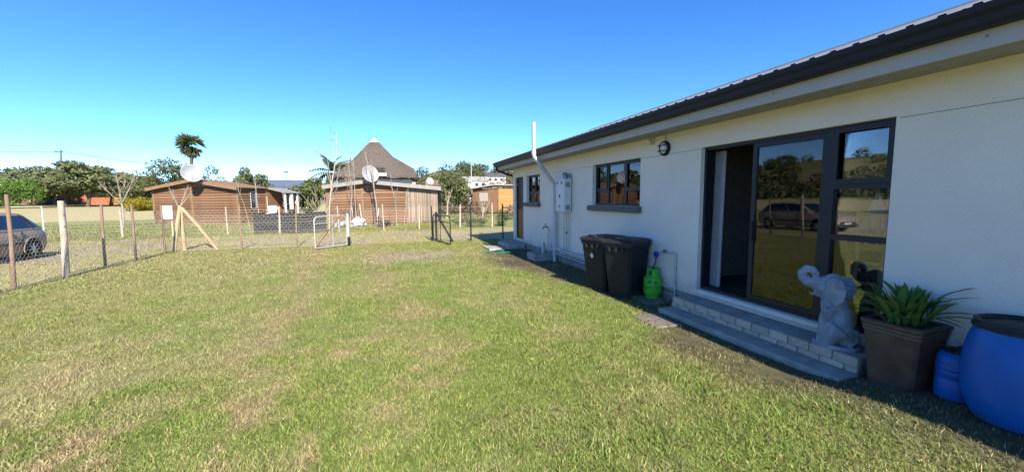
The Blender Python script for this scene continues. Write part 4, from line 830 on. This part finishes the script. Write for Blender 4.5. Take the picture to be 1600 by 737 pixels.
rf = rf.build('roof', M['tin'], cab)
for (xa, za), (xb, zb_) in zip(rfp[:-1], rfp[1:]): MB(T).prism([(xa, -.43, za-.2), (xb, -.43, zb_-.2), (xb, -.43, zb_+.055), (xa, -.43, za+.055)], (0, .028, 0)).build('barge_board', M['greytrim'], rf)
MB(T).box((Lc+.9, 3.5, z1-.1), (Lc+1.9, 4.3, z1+.45)).build('box_chimney', M['slab'], rf)
MB(T).prism([(0, -.02, z1-.07), (Lc, -.02, z1-.07), (pk, -.02, z1+.22)], (0, .04, 0)).build('gable', M['plank2'], cab)
c = V(576.5, 273, 26.7); mt = T @ Vector((Lc*.5, -.03, 2.1)); dish(c, .57, (.45, -.85, .25), (mt.x, mt.y, mt.z), 'white satellite dish on the honey plank cabin below the thatch')
c = V(671, 283.5, 28.5); dish(c, .27, (.3, -.9, .3), (c.x, c.y+.1, c.z-.5), 'small white dish above the slab lean-to roof')
# leaning poles and white sacks before it
for k, (px, py, tx_, ty_) in enumerate(((553, 348, 549, 318), (566, 347, 562, 319), (588, 352, 592, 325), (586, 350, 584, 312))):
    g = V(px, py, 26.3); t_ = V(tx_, ty_, 26.8); g.z = 0; MB().tube([g, t_], .045 if k < 3 else .1, 7).build('leaning_pole', M['palepost'] if k < 3 else M['bark'], None, ('pale pole leaning on the honey cabin wall, longest of its pair', 'pale pole leaning on the honey cabin wall beside the longest', 'short pale stake leaning on the dead stump', 'thick dead stump before the honey plank cabin')[k], 'pole' if k < 3 else 'stump')
for k, (px, s) in enumerate(((559, .5), (531, .36))):
    g = V(px, 350, 24.9); b = MB(); b.ell((g.x, g.y, s*.5+gzf(g.x, g.y)), (s*.95, s*.6, s*.62), 20, 14); o = b.build('plastic_sack', M['sack'], None, ('big bulging white plastic sack before the honey plank cabin', 'smaller white plastic sack beside the white gate post')[k], 'sack')
    txs = bpy.data.textures.new('crumple', 'CLOUDS'); txs.noise_scale = .3; sb_ = o.modifiers.new('sub', 'SUBSURF'); sb_.levels = 1; sb_.render_levels = 1; d2 = o.modifiers.new('crumple', 'DISPLACE'); d2.texture = txs; d2.strength = .55
# thatched round house behind it
c = V(588, 300, 37); c.z = 0; r = empty('thatched_house', c, 'thatched round house with steep cone roof and white ridge cap', 'house')
za = V(588, 219, 37).z; ze = V(588, 277, 37).z; Rr = 3.9
MB().lathe([(3.3, 0), (3.3, ze+.2)], c, 32).build('wall', M['plaster'], r)
pr = [(Rr-.25, ze-.2), (Rr, ze-.15)]+[(Rr*(1-t)**1.0*(1-.13*math.sin(math.pi*t))+.1*t, ze+(za-ze)*t) for t in [k/14 for k in range(15)]]
rt = random.Random(4); bb = MB(); NT = 110; pr = [pr[0], pr[1]]+[p for a_, b_ in zip(pr[2:-1], pr[3:]) for p in (a_, ((a_[0]+b_[0])/2, (a_[1]+b_[1])/2))]+[pr[-1]]
bb.loft([[c+Vector(((q+rt.uniform(-.05, .05))*math.cos(6.2832*k/NT), (q+rt.uniform(-.05, .05))*math.sin(6.2832*k/NT), h+(rt.uniform(-.14, .03) if i_ < 3 else rt.uniform(-.03, .03)))) for k in range(NT)] for i_, (q, h) in enumerate(pr)], False); ro = bb.build('roof', M['thatch'], r)
MB().lathe([(.42, za-.32), (.40, za-.25), (.08, za+.12), (.02, za+.16)], c, 20).build('ridge_cap', M['plaster'], ro)
cd = V(594, 270, 33.3); dm_ = MB(); dm_.box((cd.x-.5, cd.y, cd.z-.25), (cd.x+.5, cd.y+2, cd.z+.52)); dm_ = dm_.build('dormer', M['thatch'], r)
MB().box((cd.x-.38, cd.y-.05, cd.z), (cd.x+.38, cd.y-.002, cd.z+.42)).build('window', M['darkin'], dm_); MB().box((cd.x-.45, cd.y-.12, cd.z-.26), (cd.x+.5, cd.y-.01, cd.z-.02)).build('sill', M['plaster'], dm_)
cx2 = V(640, 290, 40); MB().prism([(cx2.x-3.5, cx2.y, ze-.2), (cx2.x+.9, cx2.y, ze-.2), (cx2.x+.5, cx2.y, ze+1.0), (cx2.x-3.0, cx2.y, ze+3.0)], (0, 4, 0)).build('wing_roof', M['thatch'], r); MB().box((cx2.x-3.3, cx2.y+.2, 0), (cx2.x+.6, cx2.y+3.8, ze-.21)).build('wing_wall', M['plaster'], r)
# orange cabin far right
A = V(779, 330, 46); B = V(826, 330, 46); A.z = B.z = 0; T, Lc = frameT(A, B); cab = empty('timber_cabin', A, 'bright orange plank cabin beyond the house corner', 'cabin')
board_wall(T, Lc, .1, 2.9, M['plank3'], cab, 10, [])
TL = T @ Matrix.Rotation(rad(90), 4, 'Z') @ Matrix.Diagonal((1, -1, 1, 1))
MB(T).box((-3.0, .05, .1), (Lc, 4, 2.85)).build('core', M['plank'], cab); MB(T).box((-2.2, -.0, 1.4), (-1.2, .045, 2.4)).build('window', M['greytrim'], cab)
rf = MB(T).prism([(-3.6, -.5, 2.75), (-.6, -.5, 3.22), (Lc+.3, -.5, 3.12), (Lc+.3, -.5, 3.24), (-.6, -.5, 3.36), (-3.6, -.5, 2.87)], (0, 5, 0)).build('roof', M['tin'], cab)
for x in (-3.4, -3.4+.001): pass
MB(T).box((-3.5, -.4, 0), (-3.35, -.25, 2.75)).build('porch_post', M['bark'], cab)

# ---------------------------------------------------------------- trees and shrubs
def leafcloud(ells, n, size, seed, flat=0.0, shell=.55, aspect=1.6):
    r = np.random.default_rng(seed); E = np.array(ells, float); wts = E[:, 3]*E[:, 4]+E[:, 4]*E[:, 5]+E[:, 3]*E[:, 5]; k = r.choice(len(E), n, p=wts/wts.sum())
    d = r.normal(size=(n, 3)); d /= np.linalg.norm(d, axis=1)[:, None]; q = (shell+(1.05-shell)*r.random(n))[:, None]
    P = E[k, :3]+d*E[k, 3:6]*q
    nrm = d*.9+r.normal(size=(n, 3))*.75; nrm[:, 2] += flat; nrm /= np.linalg.norm(nrm, axis=1)[:, None]
    t = np.cross(nrm, r.normal(size=(n, 3))); t /= np.linalg.norm(t, axis=1)[:, None]; b = np.cross(nrm, t); s = size*(.6+.8*r.random(n))[:, None]
    vs = np.stack([P-t*s*aspect*.5, P-b*s*.35, P+t*s*aspect*.5, P+b*s*.35], 1).reshape(-1, 3); return vs, np.arange(4*n).reshape(-1, 4)
def clumps(c, rx, ry, rz, k, seed, cs=.42, flat=1.0):
    """small ellipsoids spread through a crown volume"""
    r = np.random.default_rng(seed); out = []
    for i in range(k):
        d = r.normal(size=3); d /= np.linalg.norm(d); q = .35+.6*r.random()
        s = cs*(.6+.7*r.random()); out.append((c[0]+d[0]*rx*q, c[1]+d[1]*ry*q, c[2]+d[2]*rz*q, rx*s, ry*s, min(rx, rz*1.4)*s*flat))
    return out
def tree(name, label, base, h, rx, rz, m, n, size, seed, trunk_r=.15, k=16, flat=1.0, cat='tree', group=None, cz=None, bark='bark', nf=0.0, ry=None, cs=.42):
    base = Vector(base); r = empty(name, base, label, cat, group); cz = cz or h-rz
    cl = clumps((base.x, base.y, base.z+cz), rx, ry or rx, rz, k, seed, cs, flat)
    b = MB(); top = base+Vector((0, 0, cz)); b.tube([base-Vector((0, 0, .2)), base+(top-base)*.5+Vector((.1*rx, 0, 0)), top], [trunk_r*1.2, trunk_r, trunk_r*.5], 8)
    for e in cl[::2]: b.tube([base+(top-base)*random.uniform(.35, .8), (base+top)/2*.4+Vector(e[:3])*.6 if False else (Vector(e[:3])+base+(top-base)*.7)/2, Vector(e[:3])], [trunk_r*.5, trunk_r*.3, trunk_r*.1], 5)
    b.build('trunk', M[bark], r); vs, fs = leafcloud(cl, n, size, seed, nf); fastmesh('crown', vs, fs, m, r); return r
def gp(px, dep): p = V(px, 312, dep); return Vector((p.x, p.y, gzf(p.x, p.y)))
def toph(px, py, dep): return V(px, py, dep).z
# cypress grove on the left
grp = 'dark conifers behind the dry field'
for i, (px, ty_, dep, rw, lab) in enumerate(((62, 262, 76, 4.6, 'spreading dark conifer with ragged dead top behind the brown fence'), (100, 254, 70, 4.8, 'broad layered conifer spreading over the brown panel fence'), (136, 252, 68, 4.6, 'tallest dense conifer before the orange brick wall'), (172, 258, 72, 4.4, 'dense conifer behind the bare forked sapling'), (204, 266, 74, 4.6, 'rounded conifer behind the yellow flowering bush'), (228, 275, 80, 3.6, 'low conifer beside the brown cabin gable'))):
    b_ = gp(px, dep); H = toph(px, ty_, dep)-b_.z; tree('conifer_tree', lab, b_, H, rw, H*.40, M['conifer'], 8500, .34, 40+i, .25, 30, .45, 'tree', grp, cz=H*.58, nf=.5, cs=.36)
b_ = gp(12, 60); H = toph(12, 280, 60)-b_.z; tree('hedge_bush', 'bright green rounded hedge bush before the brown panel fence', gp(14, 60), H, 3.6, H*.5, M['hedge'], 5000, .2, 60, .1, 18, .8, 'shrub', cz=H*.55)
b_ = gp(214, 52); tree('flowering_bush', 'yellow flowering bush at the edge of the dry field', b_, toph(214, 300, 52)-b_.z, 2.0, .85, M['yellow'], 3500, .15, 61, .06, 16, .8, 'shrub', cz=.8)
for i, (px, ty_, dep, rx_, mm, lab) in enumerate(((275, 252, 52, 3.4, 'broad', 'round dark tree behind the brown cabin'), (322, 255, 54, 3.2, 'broad', 'round dark tree below the tall palm'), (393, 263, 50, 2.4, 'bushy', 'rounded olive tree behind the cabin porch roof'), (482, 276, 42, 2.2, 'bushy', 'round bushy green tree behind the netting fence'), (700, 272, 44, 2.6, 'willow', 'loose pale green tree right of the slab lean-to'), (676, 274, 52, 2.6, 'broad', 'dark tree behind the small dish'), (722, 280, 50, 2.0, 'willow', 'thin pale tree with bare stems beyond the dark gate'))):
    b_ = gp(px, dep); H = toph(px, ty_, dep)-b_.z; tree('leafy_tree', lab, b_, H, rx_, H*.42, M[mm], 6000 if mm != 'willow' else 3600, .2, 70+i, .16, 22, .8, 'tree', None, cz=H*.57)
# palms
def palm(px, ty_, dep, rr, label, n, drop, seed, fan=True):
    base = gp(px, dep); top = V(px, ty_, dep); r = empty('palm_tree', base, label, 'palm'); MB().tube([base-Vector((0, 0, .3)), (base+top)/2+Vector((.1, 0, 0)), top-Vector((0, 0, rr*.2))], [.32, .2, .22], 10).build('trunk', M['bark'], r)
    me = []
    for m_ in ('palm', 'deadfrond'):
        b = MB()
        if fan:
            rq = random.Random(seed*7)
            for q in range(15):
                t_ = 6.283*q/15+rq.uniform(-.2, .2); sp_ = rq.uniform(.5, 1.25); d = Vector((1, sp_*math.cos(t_), sp_*math.sin(t_)*.75)).normalized(); e = d.cross(Vector((rq.uniform(-1, 1), rq.uniform(-1, 1), rq.uniform(-1, 1)))).normalized(); o_ = Vector((rr*.38, 0, 0)); l = rr*rq.uniform(.5, .68)
                b.add([o_, o_+d*l*.5+e*.06*rr, o_+d*l-Vector((0, 0, l*.15)), o_+d*l*.5-e*.06*rr], [(0, 1, 2, 3)])
            b.tube([(0, 0, 0), (rr*.3, 0, .06), (rr*.46, 0, .05)], .03, 4)
        else:
            pts = [Vector((rr*1.25*t, 0, rr*(.5*t-.75*t*t))) for t in [k/9 for k in range(10)]]; b.tube(pts, [.05-.004*k for k in range(10)], 4)
            for i in range(1, 10):
                for s in (-1, 1): b.add([pts[i]+Vector((-.06, 0, 0)), pts[i]+Vector((.25*rr*.5, s*.30*rr*(1-abs(i/9-.45)), -.12*rr)), pts[i]+Vector((.09, 0, 0))], [(0, 1, 2)]); b.add([(pts[i]+pts[i-1])/2+Vector((-.06, 0, 0)), pts[i]+Vector((.1*rr, s*.30*rr*(1-abs(i/9-.5)), -.10*rr)), (pts[i]+pts[i-1])/2+Vector((.09, 0, 0))], [(0, 1, 2)])
        mm = bpy.data.meshes.new('frond'); mm.from_pydata([tuple(v) for v in b.v], [], b.f); mm.materials.append(M[m_]); me.append(mm)
    rn = random.Random(seed)
    for k in range(n):
        el = rn.uniform(-75, 70); o = bpy.data.objects.new('frond', me[1] if (el < -38 and drop) else me[0]); COL.objects.link(o); o.parent = r; o.location = top-base+Vector((0, 0, -.15 if el < 0 else .05))
        o.rotation_euler = (rn.uniform(-.9, .9), -rad(el), rn.uniform(0, 6.283)); s = rn.uniform(.8, 1.1); o.scale = (s, s, s)
palm(298, 227, 58, 2.0, 'tall fan palm rising above the brown cabin', 40, True, 3)
palm(517, 268, 46, 1.9, 'squat feather palm behind the thatched round house', 30, False, 5, False)
# bare saplings
def sapling(px, dep, ty_, spread, label, seed, n=4, lean=0.0, r0=.04, frac=1.0, m='palebark', depth=3):
    rn = random.Random(seed); base = gp(px, dep); top = V(px+lean, ty_, dep); r = empty('bare_sapling', base, label, 'tree', None); b = MB(); tw = MB()
    def br(p, d, L, rr, lv):
        pts = [p]; q = p
        for i in range(4): d = (d+Vector((rn.uniform(-.14, .14), rn.uniform(-.14, .14), .06))).normalized(); q = q+d*L/4; pts.append(q)
        (b if lv < 2 else tw).tube(pts, [rr, rr*.8, rr*.62, rr*.45, max(rr*.25, .006)], 5)
        if lv < depth:
            for k in range(n): t = rn.uniform(.3, .95); i = min(3, int(t*4)); pp = pts[i]+(pts[i+1]-pts[i])*(t*4-i); a = rn.uniform(0, 6.283); dd = (d+Vector((math.cos(a), math.sin(a), .25))*spread).normalized(); br(pp, dd, L*rn.uniform(.3, .5)*(1.2-t), max(rr*(1-t*.6)*.55, .012), lv+1)
    v = top-base
    if frac < 1:
        f_ = base+v*frac; b.tube([base-Vector((0, 0, .1)), (base+f_)/2+Vector((.03, 0, 0)), f_], [r0*1.2, r0, r0*.85], 7)
        for k in range(5): a = k*1.257+rn.uniform(-.3, .3); br(f_+Vector((0, 0, -.12*k*frac)), (v.normalized()+Vector((math.cos(a), math.sin(a), 0))*spread*rn.uniform(.4, .9)).normalized(), v.length*(1-frac)*rn.uniform(.8, 1.1), r0*.62, 1)
    else: br(base, v.normalized(), v.length, r0, 0)
    b.build('trunk', M[m], r)
    if tw.v: tw.build('twigs', M['twig'], r, kind='stuff')
for a_ in ((188, 25.5, 262, .8, 'bare forked sapling before the conifer grove', 1, 7, 0, .055, .42), (279, 22.5, 285, .9, 'small pale sapling behind the braced corner post', 2, 4, 0, .045, .5), (404, 22, 262, .35, 'thin bare stem near the cabin side window', 3, 3, 1, .03), (388, 22.4, 275, .3, 'slender bare stem slanting by the cabin corner', 4, 3, -6, .025), (445, 22.6, 300, .35, 'short bare stem before the cabin porch', 14, 3, 2, .03), (512, 20.5, 196, .6, 'very tall bare sapling beside the open white gate', 5, 5, -4, .06), (545, 24.5, 240, .4, 'slim bare sapling with shaggy twigs by the honey cabin', 6, 5, -3, .035), (556, 24.8, 225, .3, 'straight bare sapling over the white sack', 7, 4, -1, .04), (589, 25, 208, .25, 'straight bare sapling before the thatch apex', 8, 5, 3, .045), (618, 24.5, 268, .5, 'bare bushy sapling before the honey planks', 9, 4, 2, .035), (630, 24.7, 285, .4, 'low bare sapling at the slab lean-to edge', 10, 4, 4, .03), (505, 23.5, 285, 1.0, 'sprawling bare shrub behind the white gate', 11, 6, -14, .05, .2), (697, 34, 292, .5, 'pale stemmed bare tree beyond the dark gate', 12, 5, 4, .08, .45), (752, 30, 308, .7, 'pale crooked bare tree before the orange cabin', 13, 5, 6, .07, .4)):
    sapling(*a_)
# scrubby masses beyond the fence on the right, and shrubs in front of them
def scrub(name, label, boxes, n, size, m, seed):
    r = np.random.default_rng(seed); E = []
    for (px0, px1, d0, d1, h) in boxes:
        for k in range(14):
            p = gp(r.uniform(px0, px1), r.uniform(d0, d1)); hh = h*r.uniform(.5, 1.0); E.append((p.x, p.y, p.z+hh*.5, hh*.6, hh*.6, hh*.55))
    vs, fs = leafcloud(E, n, size, seed, 0, .3, 2.4); fastmesh(name, vs, fs, m, None, None, 'stuff', label, 'scrub')
scrub('winter_scrub', 'tangle of bare brown winter scrub beyond the wire fence', ((690, 830, 30, 42, 1.5), (690, 770, 42, 60, 2.4), (730, 820, 56, 80, 4.6), (770, 840, 66, 80, 6.6)), 15000, .17, M['scrub'], 21)
for i, (px, dep, h, rx_, lab) in enumerate(((741, 24.5, .75, .75, 'low green shrub beyond the crooked dark posts'), (784, 25, .9, .6, 'low green shrub beside the house corner'), (722, 26, .6, .6, 'small dark green shrub beyond the dark gate'), (596, 24.4, .55, .5, 'tuft of dry weeds below the honey plank cabin'), (455, 23.6, .45, .45, 'small brown weed clump at the netting fence'))):
    tree('low_shrub', lab, gp(px, dep), h, rx_, h*.5, M['bushy'] if i < 3 else M['scrub'], 1200, .07, 90+i, .02, 8, .8, 'shrub', None, cz=h*.5)
# far woods on the hillsides
def wood(name, label, a0, a1, d0, d1, k, h, n, size, m, seed):
    r = np.random.default_rng(seed); E = []
    for _ in range(k):
        a = rad(r.uniform(a0, a1)); d = r.uniform(d0, d1); x, y = d*math.sin(a), d*math.cos(a); hh = h*r.uniform(.5, 1.1); E.append((x, y, gzf(x, y)+hh*.4, hh*.8, hh*.8, hh*.6))
    vs, fs = leafcloud(E, n, size, seed, .3, .6); fastmesh(name, vs, fs, m, None, None, 'stuff', label, 'woodland')
wood('hill_wood', 'dark woodland along the hill behind the orange cabin', 2, 24, 200, 380, 70, 8, 14000, 1.1, M['hillgreen'], 31)
wood('hill_wood', 'scrubby woodland on the hill beyond the conifer grove', -75, -33, 100, 300, 150, 6, 22000, .9, M['hillgreen'], 32)
for i, (px, py, dep, w_, lab, rm) in enumerate(((745, 283, 150, 9, 'white far house low on the hill slope', 'tin'), (775, 276, 190, 10, 'pale far house among trees on the hill', 'roofdark'), (718, 285, 120, 7, 'small white far building beyond the pale trees', 'tin'), (8, 290, 110, 13, 'far shed with broad white roof behind the hedge bush', 'white'))):
    p = V(px, py, dep); g0 = gzf(p.x, p.y); h_ = max(3.0, p.z-g0); r = empty('far_house', (p.x, p.y, g0), lab, 'house'); MB().box((p.x-w_/2, p.y, g0-1), (p.x+w_/2, p.y+6, g0+h_)).build('wall', M['plaster'], r)
    MB().prism([(p.x-w_/2-.4, p.y-.4, g0+h_), (p.x-w_/2-.4, p.y+6.4, g0+h_), (p.x-w_/2-.4, p.y+3, g0+h_+1.9)], (w_+.8, 0, 0)).build('roof', M[rm], r)
    for k in range(3): MB().box((p.x-w_*.35+k*w_*.28, p.y-.08, g0+h_-1.9), (p.x-w_*.35+k*w_*.28+1.1, p.y-.01, g0+h_-.7)).build('window', M['darkin'], r)
# blue roofed house behind the porch, street lamp
p = V(443, 292, 62); g0 = gzf(p.x, p.y); r = empty('far_house', (p.x, p.y, g0), 'house with blue grey roof behind the cabin porch', 'house'); MB().box((p.x-3.6, p.y, g0-.5), (p.x+3.6, p.y+6, p.z)).build('wall', M['plaster'], r)
MB().prism([(p.x-3.9, p.y-.4, p.z), (p.x-3.9, p.y+6.4, p.z), (p.x-3.9, p.y+3, p.z+1.2)], (7.8, 0, 0)).build('roof', M['roofblue'], r)
g = gp(447, 50); t_ = V(447, 270, 50); r = empty('street_lamp', g, 'slim street lamp above the cabin porch', 'lamp post'); MB().tube([g, t_], [.07, .04], 8).build('pole', M['steel'], r); MB().box((t_.x-.25, t_.y-.15, t_.z), (t_.x+.25, t_.y+.15, t_.z+.2), .05).build('lamp_head', M['roofblue'], r)
g = gp(737, 140); t_ = V(736, 247, 140); r = empty('radio_mast', g, 'thin pale mast standing on the hill slope', 'mast'); MB().tube([g, t_], [.2, .12], 6).build('pole', M['galv'], r); MB().tube([t_-Vector((1, 0, .8)), t_+Vector((1, 0, -.8))], .07, 4).build('cross_arm', M['galv'], r)
# power pole and line
g = gp(96, 92); t_ = V(95, 234, 92); r = empty('power_pole', g, 'steel power pole rising behind the conifer grove', 'pole'); MB().tube([g, t_], [.22, .16], 8).build('shaft', M['roofblue'], r)
for dz, L in ((-.5, 1.2), (-2.6, 1.0)): MB().tube([t_+Vector((-L, 0, dz)), t_+Vector((L*.3, 0, dz))], .08, 5).build('cross_arm', M['roofblue'], r)
for dx in (-1.0, .2): MB().lathe([(.07, 0), (.1, .1), (.06, .25)], t_+Vector((dx, 0, -.45)), 8).build('insulator', M['steel'], r)
def wirep(a, b_, sag): return [a+(b_-a)*t+Vector((0, 0, -sag*4*t*(1-t))) for t in [k/12 for k in range(13)]]
MB().tube(wirep(V(-500, 226, 70), t_+Vector((0, 0, -.4)), .6)+wirep(t_+Vector((0, 0, -.4)), V(520, 286, 150), 1.0)[1:], .045, 4).build('power_line', M['black'], None, 'single dark power line crossing the sky past the pole', 'power line')
# boundary wall at the far side of the field
r = empty('panel_fence', gp(45, 80), 'brown panel fence with pale concrete posts at the field edge', 'fence'); pp = [(px, 80) for px in (-190, -150, -110, -70, -35, 0, 26, 47, 66, 84)]
for (pa, da), (pb_, db) in zip(pp[:-1], pp[1:]):
    a_, c_ = gp(pa, da), gp(pb_, db); T, L = frameT(a_, c_); MB(T).box((.1, 0, -.5), (L-.1, .06, 1.85)).build('panel', M['vibra'], r)
for pa, da in pp: a_ = gp(pa, da-.3); MB().box((a_.x-.13, a_.y-.1, a_.z-.4), (a_.x+.13, a_.y+.12, a_.z+2.05)).build('post', M['palepost'], r)
r = empty('brick_boundary_wall', gp(140, 82), 'orange brick boundary wall behind the conifers', 'wall'); a_, c_ = gp(88, 82), gp(186, 82); T, L = frameT(a_, c_); MB(T).box((0, 0, -.5), (L, .22, 1.95)).build('panel', M['brickwall'], r)
for k in range(6): MB(T).box((k*L/5-.2, -.06, -.5), (k*L/5+.2, .28, 2.1)).build('pier', M['brickwall'], r)
MB(T).box((.21, -.04, 1.951), (L-.21, .26, 2.02)).build('coping', M['brickwall'], r)
# neighbour's dark roofed house further left (seen mirrored in the glass)
p = Vector((-39, 14, 0)); p.z = gzf(p.x, p.y); r = empty('neighbour_house', p, 'white walled house with broad dark roof and white eaves across the field', 'house')
T = Matrix.Translation(p) @ Matrix.Rotation(rad(72), 4, 'Z'); MB(T).box((-8, 0, -1), (8, 8, 2.7)).build('wall', M['plaster'], r)
ro = MB(T).prism([(-8.6, -.7, 2.7), (-8.6, 8.7, 2.7), (-8.6, 4, 4.8)], (17.2, 0, 0)).build('roof', M['roofdark'], r); MB(T).box((-8.6, -.78, 2.5), (8.6, -.72, 2.72)).build('fascia', M['white'], ro)
for k in range(4): w_ = MB(T).box((-6.5+k*3.6, -.06, .9), (-5+k*3.6, -.01, 2.1)).build('window', M['alu'], r); MB(T).box((-6.4+k*3.6, -.075, 1.0), (-5.1+k*3.6, -.061, 2.0)).build('pane', M['glass'], w_)

# ---------------------------------------------------------------- grass
def blades(x, y, h, w, lean, cols, seg3):
    n = len(x); r = RNG; a = r.random(n)*6.283; dx, dy = np.cos(a), np.sin(a); l = lean*(.3+r.random(n)); a2 = r.random(n)*6.283; lx, ly = np.cos(a2)*l*h, np.sin(a2)*l*h; z = gz(x, y)-.004
    p0 = np.stack([x-dx*w/2, y-dy*w/2, z], -1); p1 = np.stack([x+dx*w/2, y+dy*w/2, z], -1)
    tip = np.stack([x+lx, y+ly, z+h], -1)
    if not seg3: vs = np.stack([p0, p1, tip], 1).reshape(-1, 3); return vs, np.arange(3*n).reshape(-1, 3), np.repeat(cols, 3, 0)
    m0 = np.stack([x-dx*w*.45+lx*.35, y-dy*w*.45+ly*.35, z+h*.6], -1); m1 = np.stack([x+dx*w*.45+lx*.35, y+dy*w*.45+ly*.35, z+h*.6], -1)
    vs = np.stack([p0, p1, m0, m1, tip], 1).reshape(-1, 3); b = np.arange(n)[:, None]*5
    fs = np.concatenate([b+np.array([[0, 1, 3]]), b+np.array([[0, 3, 2]]), b+np.array([[2, 3, 4]])]); return vs, fs, np.repeat(cols, 5, 0)
def in_house(x, y):
    k = (x > 4.62) | ((x > 3.97) & (y > 2.42) & (y < 5.04)) | ((x > 3.33) & (y > 12.7) & (y < 14))
    return k | (np.abs(x-4.37)+0 < .17) & (np.abs(y-2.19) < .17)
def lawn(name, label, n, x0, x1, y0, y1, h, w, lean, seg3, keep, boost=1.0):
    x = RNG.uniform(x0, x1, n); y = RNG.uniform(y0, y1, n); d = np.array([cf[0], cf[1]]); zc = x*cf[0]+y*cf[1]; xc = x*cr0[0]+y*cr0[1]
    ok = (zc > .6) & (np.abs(xc) < zc*1.42+.6) & ~in_house(x, y) & keep(x, y)
    worn = sm(2.9, 4.0, x+1.3*(vnoise(x, y, 1.7, 11)-.5)+.6*(vnoise(x, y, .55, 12)-.5))*sm(14.5, 12, y)*(.55+.6*vnoise(x, y, .35, 41)); ok &= RNG.random(n) > worn*.97
    x, y = x[ok], y[ok]; n = len(x); c = ground_col(x, y)*boost; v = (.55+.9*RNG.random(n))[:, None]; dryb = (RNG.random(n) < .14)[:, None]
    c = np.where(dryb, np.array([[.52, .43, .20]])*boost, c)*v; hh = h*(.45+.9*RNG.random(n))*(.45+.75*vnoise(x, y, .16, 17)+.5*vnoise(x, y, .6, 18)); ww = w*(.7+.6*RNG.random(n))
    vs, fs, cc = blades(x, y, hh, ww, lean, c, seg3); fastmesh(name, vs, fs, M['grass'], None, cc, 'stuff', label, 'grass')
dist = lambda x, y: np.hypot(x, y)
inlawn = lambda x, y: (x > -7.2) & (y < 16.5)
lawn('lawn_grass', 'short mown lawn grass in the foreground', 520000, -6.5, 4.6, .8, 5.6, .027, .0052, 1.1, True, lambda x, y: inlawn(x, y) & (dist(x, y) < 5.2))
lawn('lawn_grass', 'short mown lawn grass across the middle of the yard', 330000, -7.2, 4.6, 2.5, 10, .031, .0085, 1.0, False, lambda x, y: inlawn(x, y) & (dist(x, y) >= 5.2))
lawn('lawn_grass', 'short lawn grass along the gate end of the yard', 110000, -7.2, 6.5, 10, 16.6, .038, .014, 1.0, False, inlawn)
lawn('verge_grass', 'patchy dry grass on the track verge', 90000, -20, 8, 6, 23, .06, .02, .9, False, lambda x, y: ~inlawn(x, y))
lawn('field_grass', 'rough green grass and weeds before the cabins', 110000, -26, 13, 22.5, 37, .11, .03, .7, False, lambda x, y: (vnoise(x, y, 1.5, 23) > .3) | (y > 24.5))
lawn('wall_weeds', 'longer dry weeds along the foot of the house wall', 7000, 4.0, 4.6, 5.2, 12.7, .10, .007, 1.0, True, lambda x, y: vnoise(x, y, .8, 29) > .45)
lawn('lawn_weeds', 'brighter green tufts of longer grass in the worn lawn', 50000, -5, 4.0, 1.0, 9, .05, .006, .9, True, lambda x, y: inlawn(x, y) & (vnoise(x, y, .28, 51)+.25*sm(-1, 3, x) > .86), 1.15)
n = 2600; x = RNG.uniform(.5, 4.55, n); y = RNG.uniform(1.0, 12, n); ok = ~in_house(x, y) & (RNG.random(n) < sm(.5, 3.5, x)); x, y = x[ok], y[ok]; n = len(x)
a = RNG.random(n)*6.283; L_ = .012+.02*RNG.random(n); z = gz(x, y)+.012+.02*RNG.random(n); dx, dy = np.cos(a)*L_, np.sin(a)*L_
vs = np.stack([np.stack([x-dx, y-dy, z], -1), np.stack([x+dy*.4, y-dx*.4, z+.006], -1), np.stack([x+dx, y+dy, z+.004], -1), np.stack([x-dy*.4, y+dx*.4, z+.008], -1)], 1).reshape(-1, 3)
cc = np.repeat(np.array([[.20, .12, .06]])*(.5+1.2*RNG.random(n))[:, None], 4, 0); fastmesh('dead_leaves', vs, np.arange(4*n).reshape(-1, 4), M['grass'], None, cc, 'stuff', 'scattered dry brown leaf litter on the worn ground by the house', 'leaf litter')
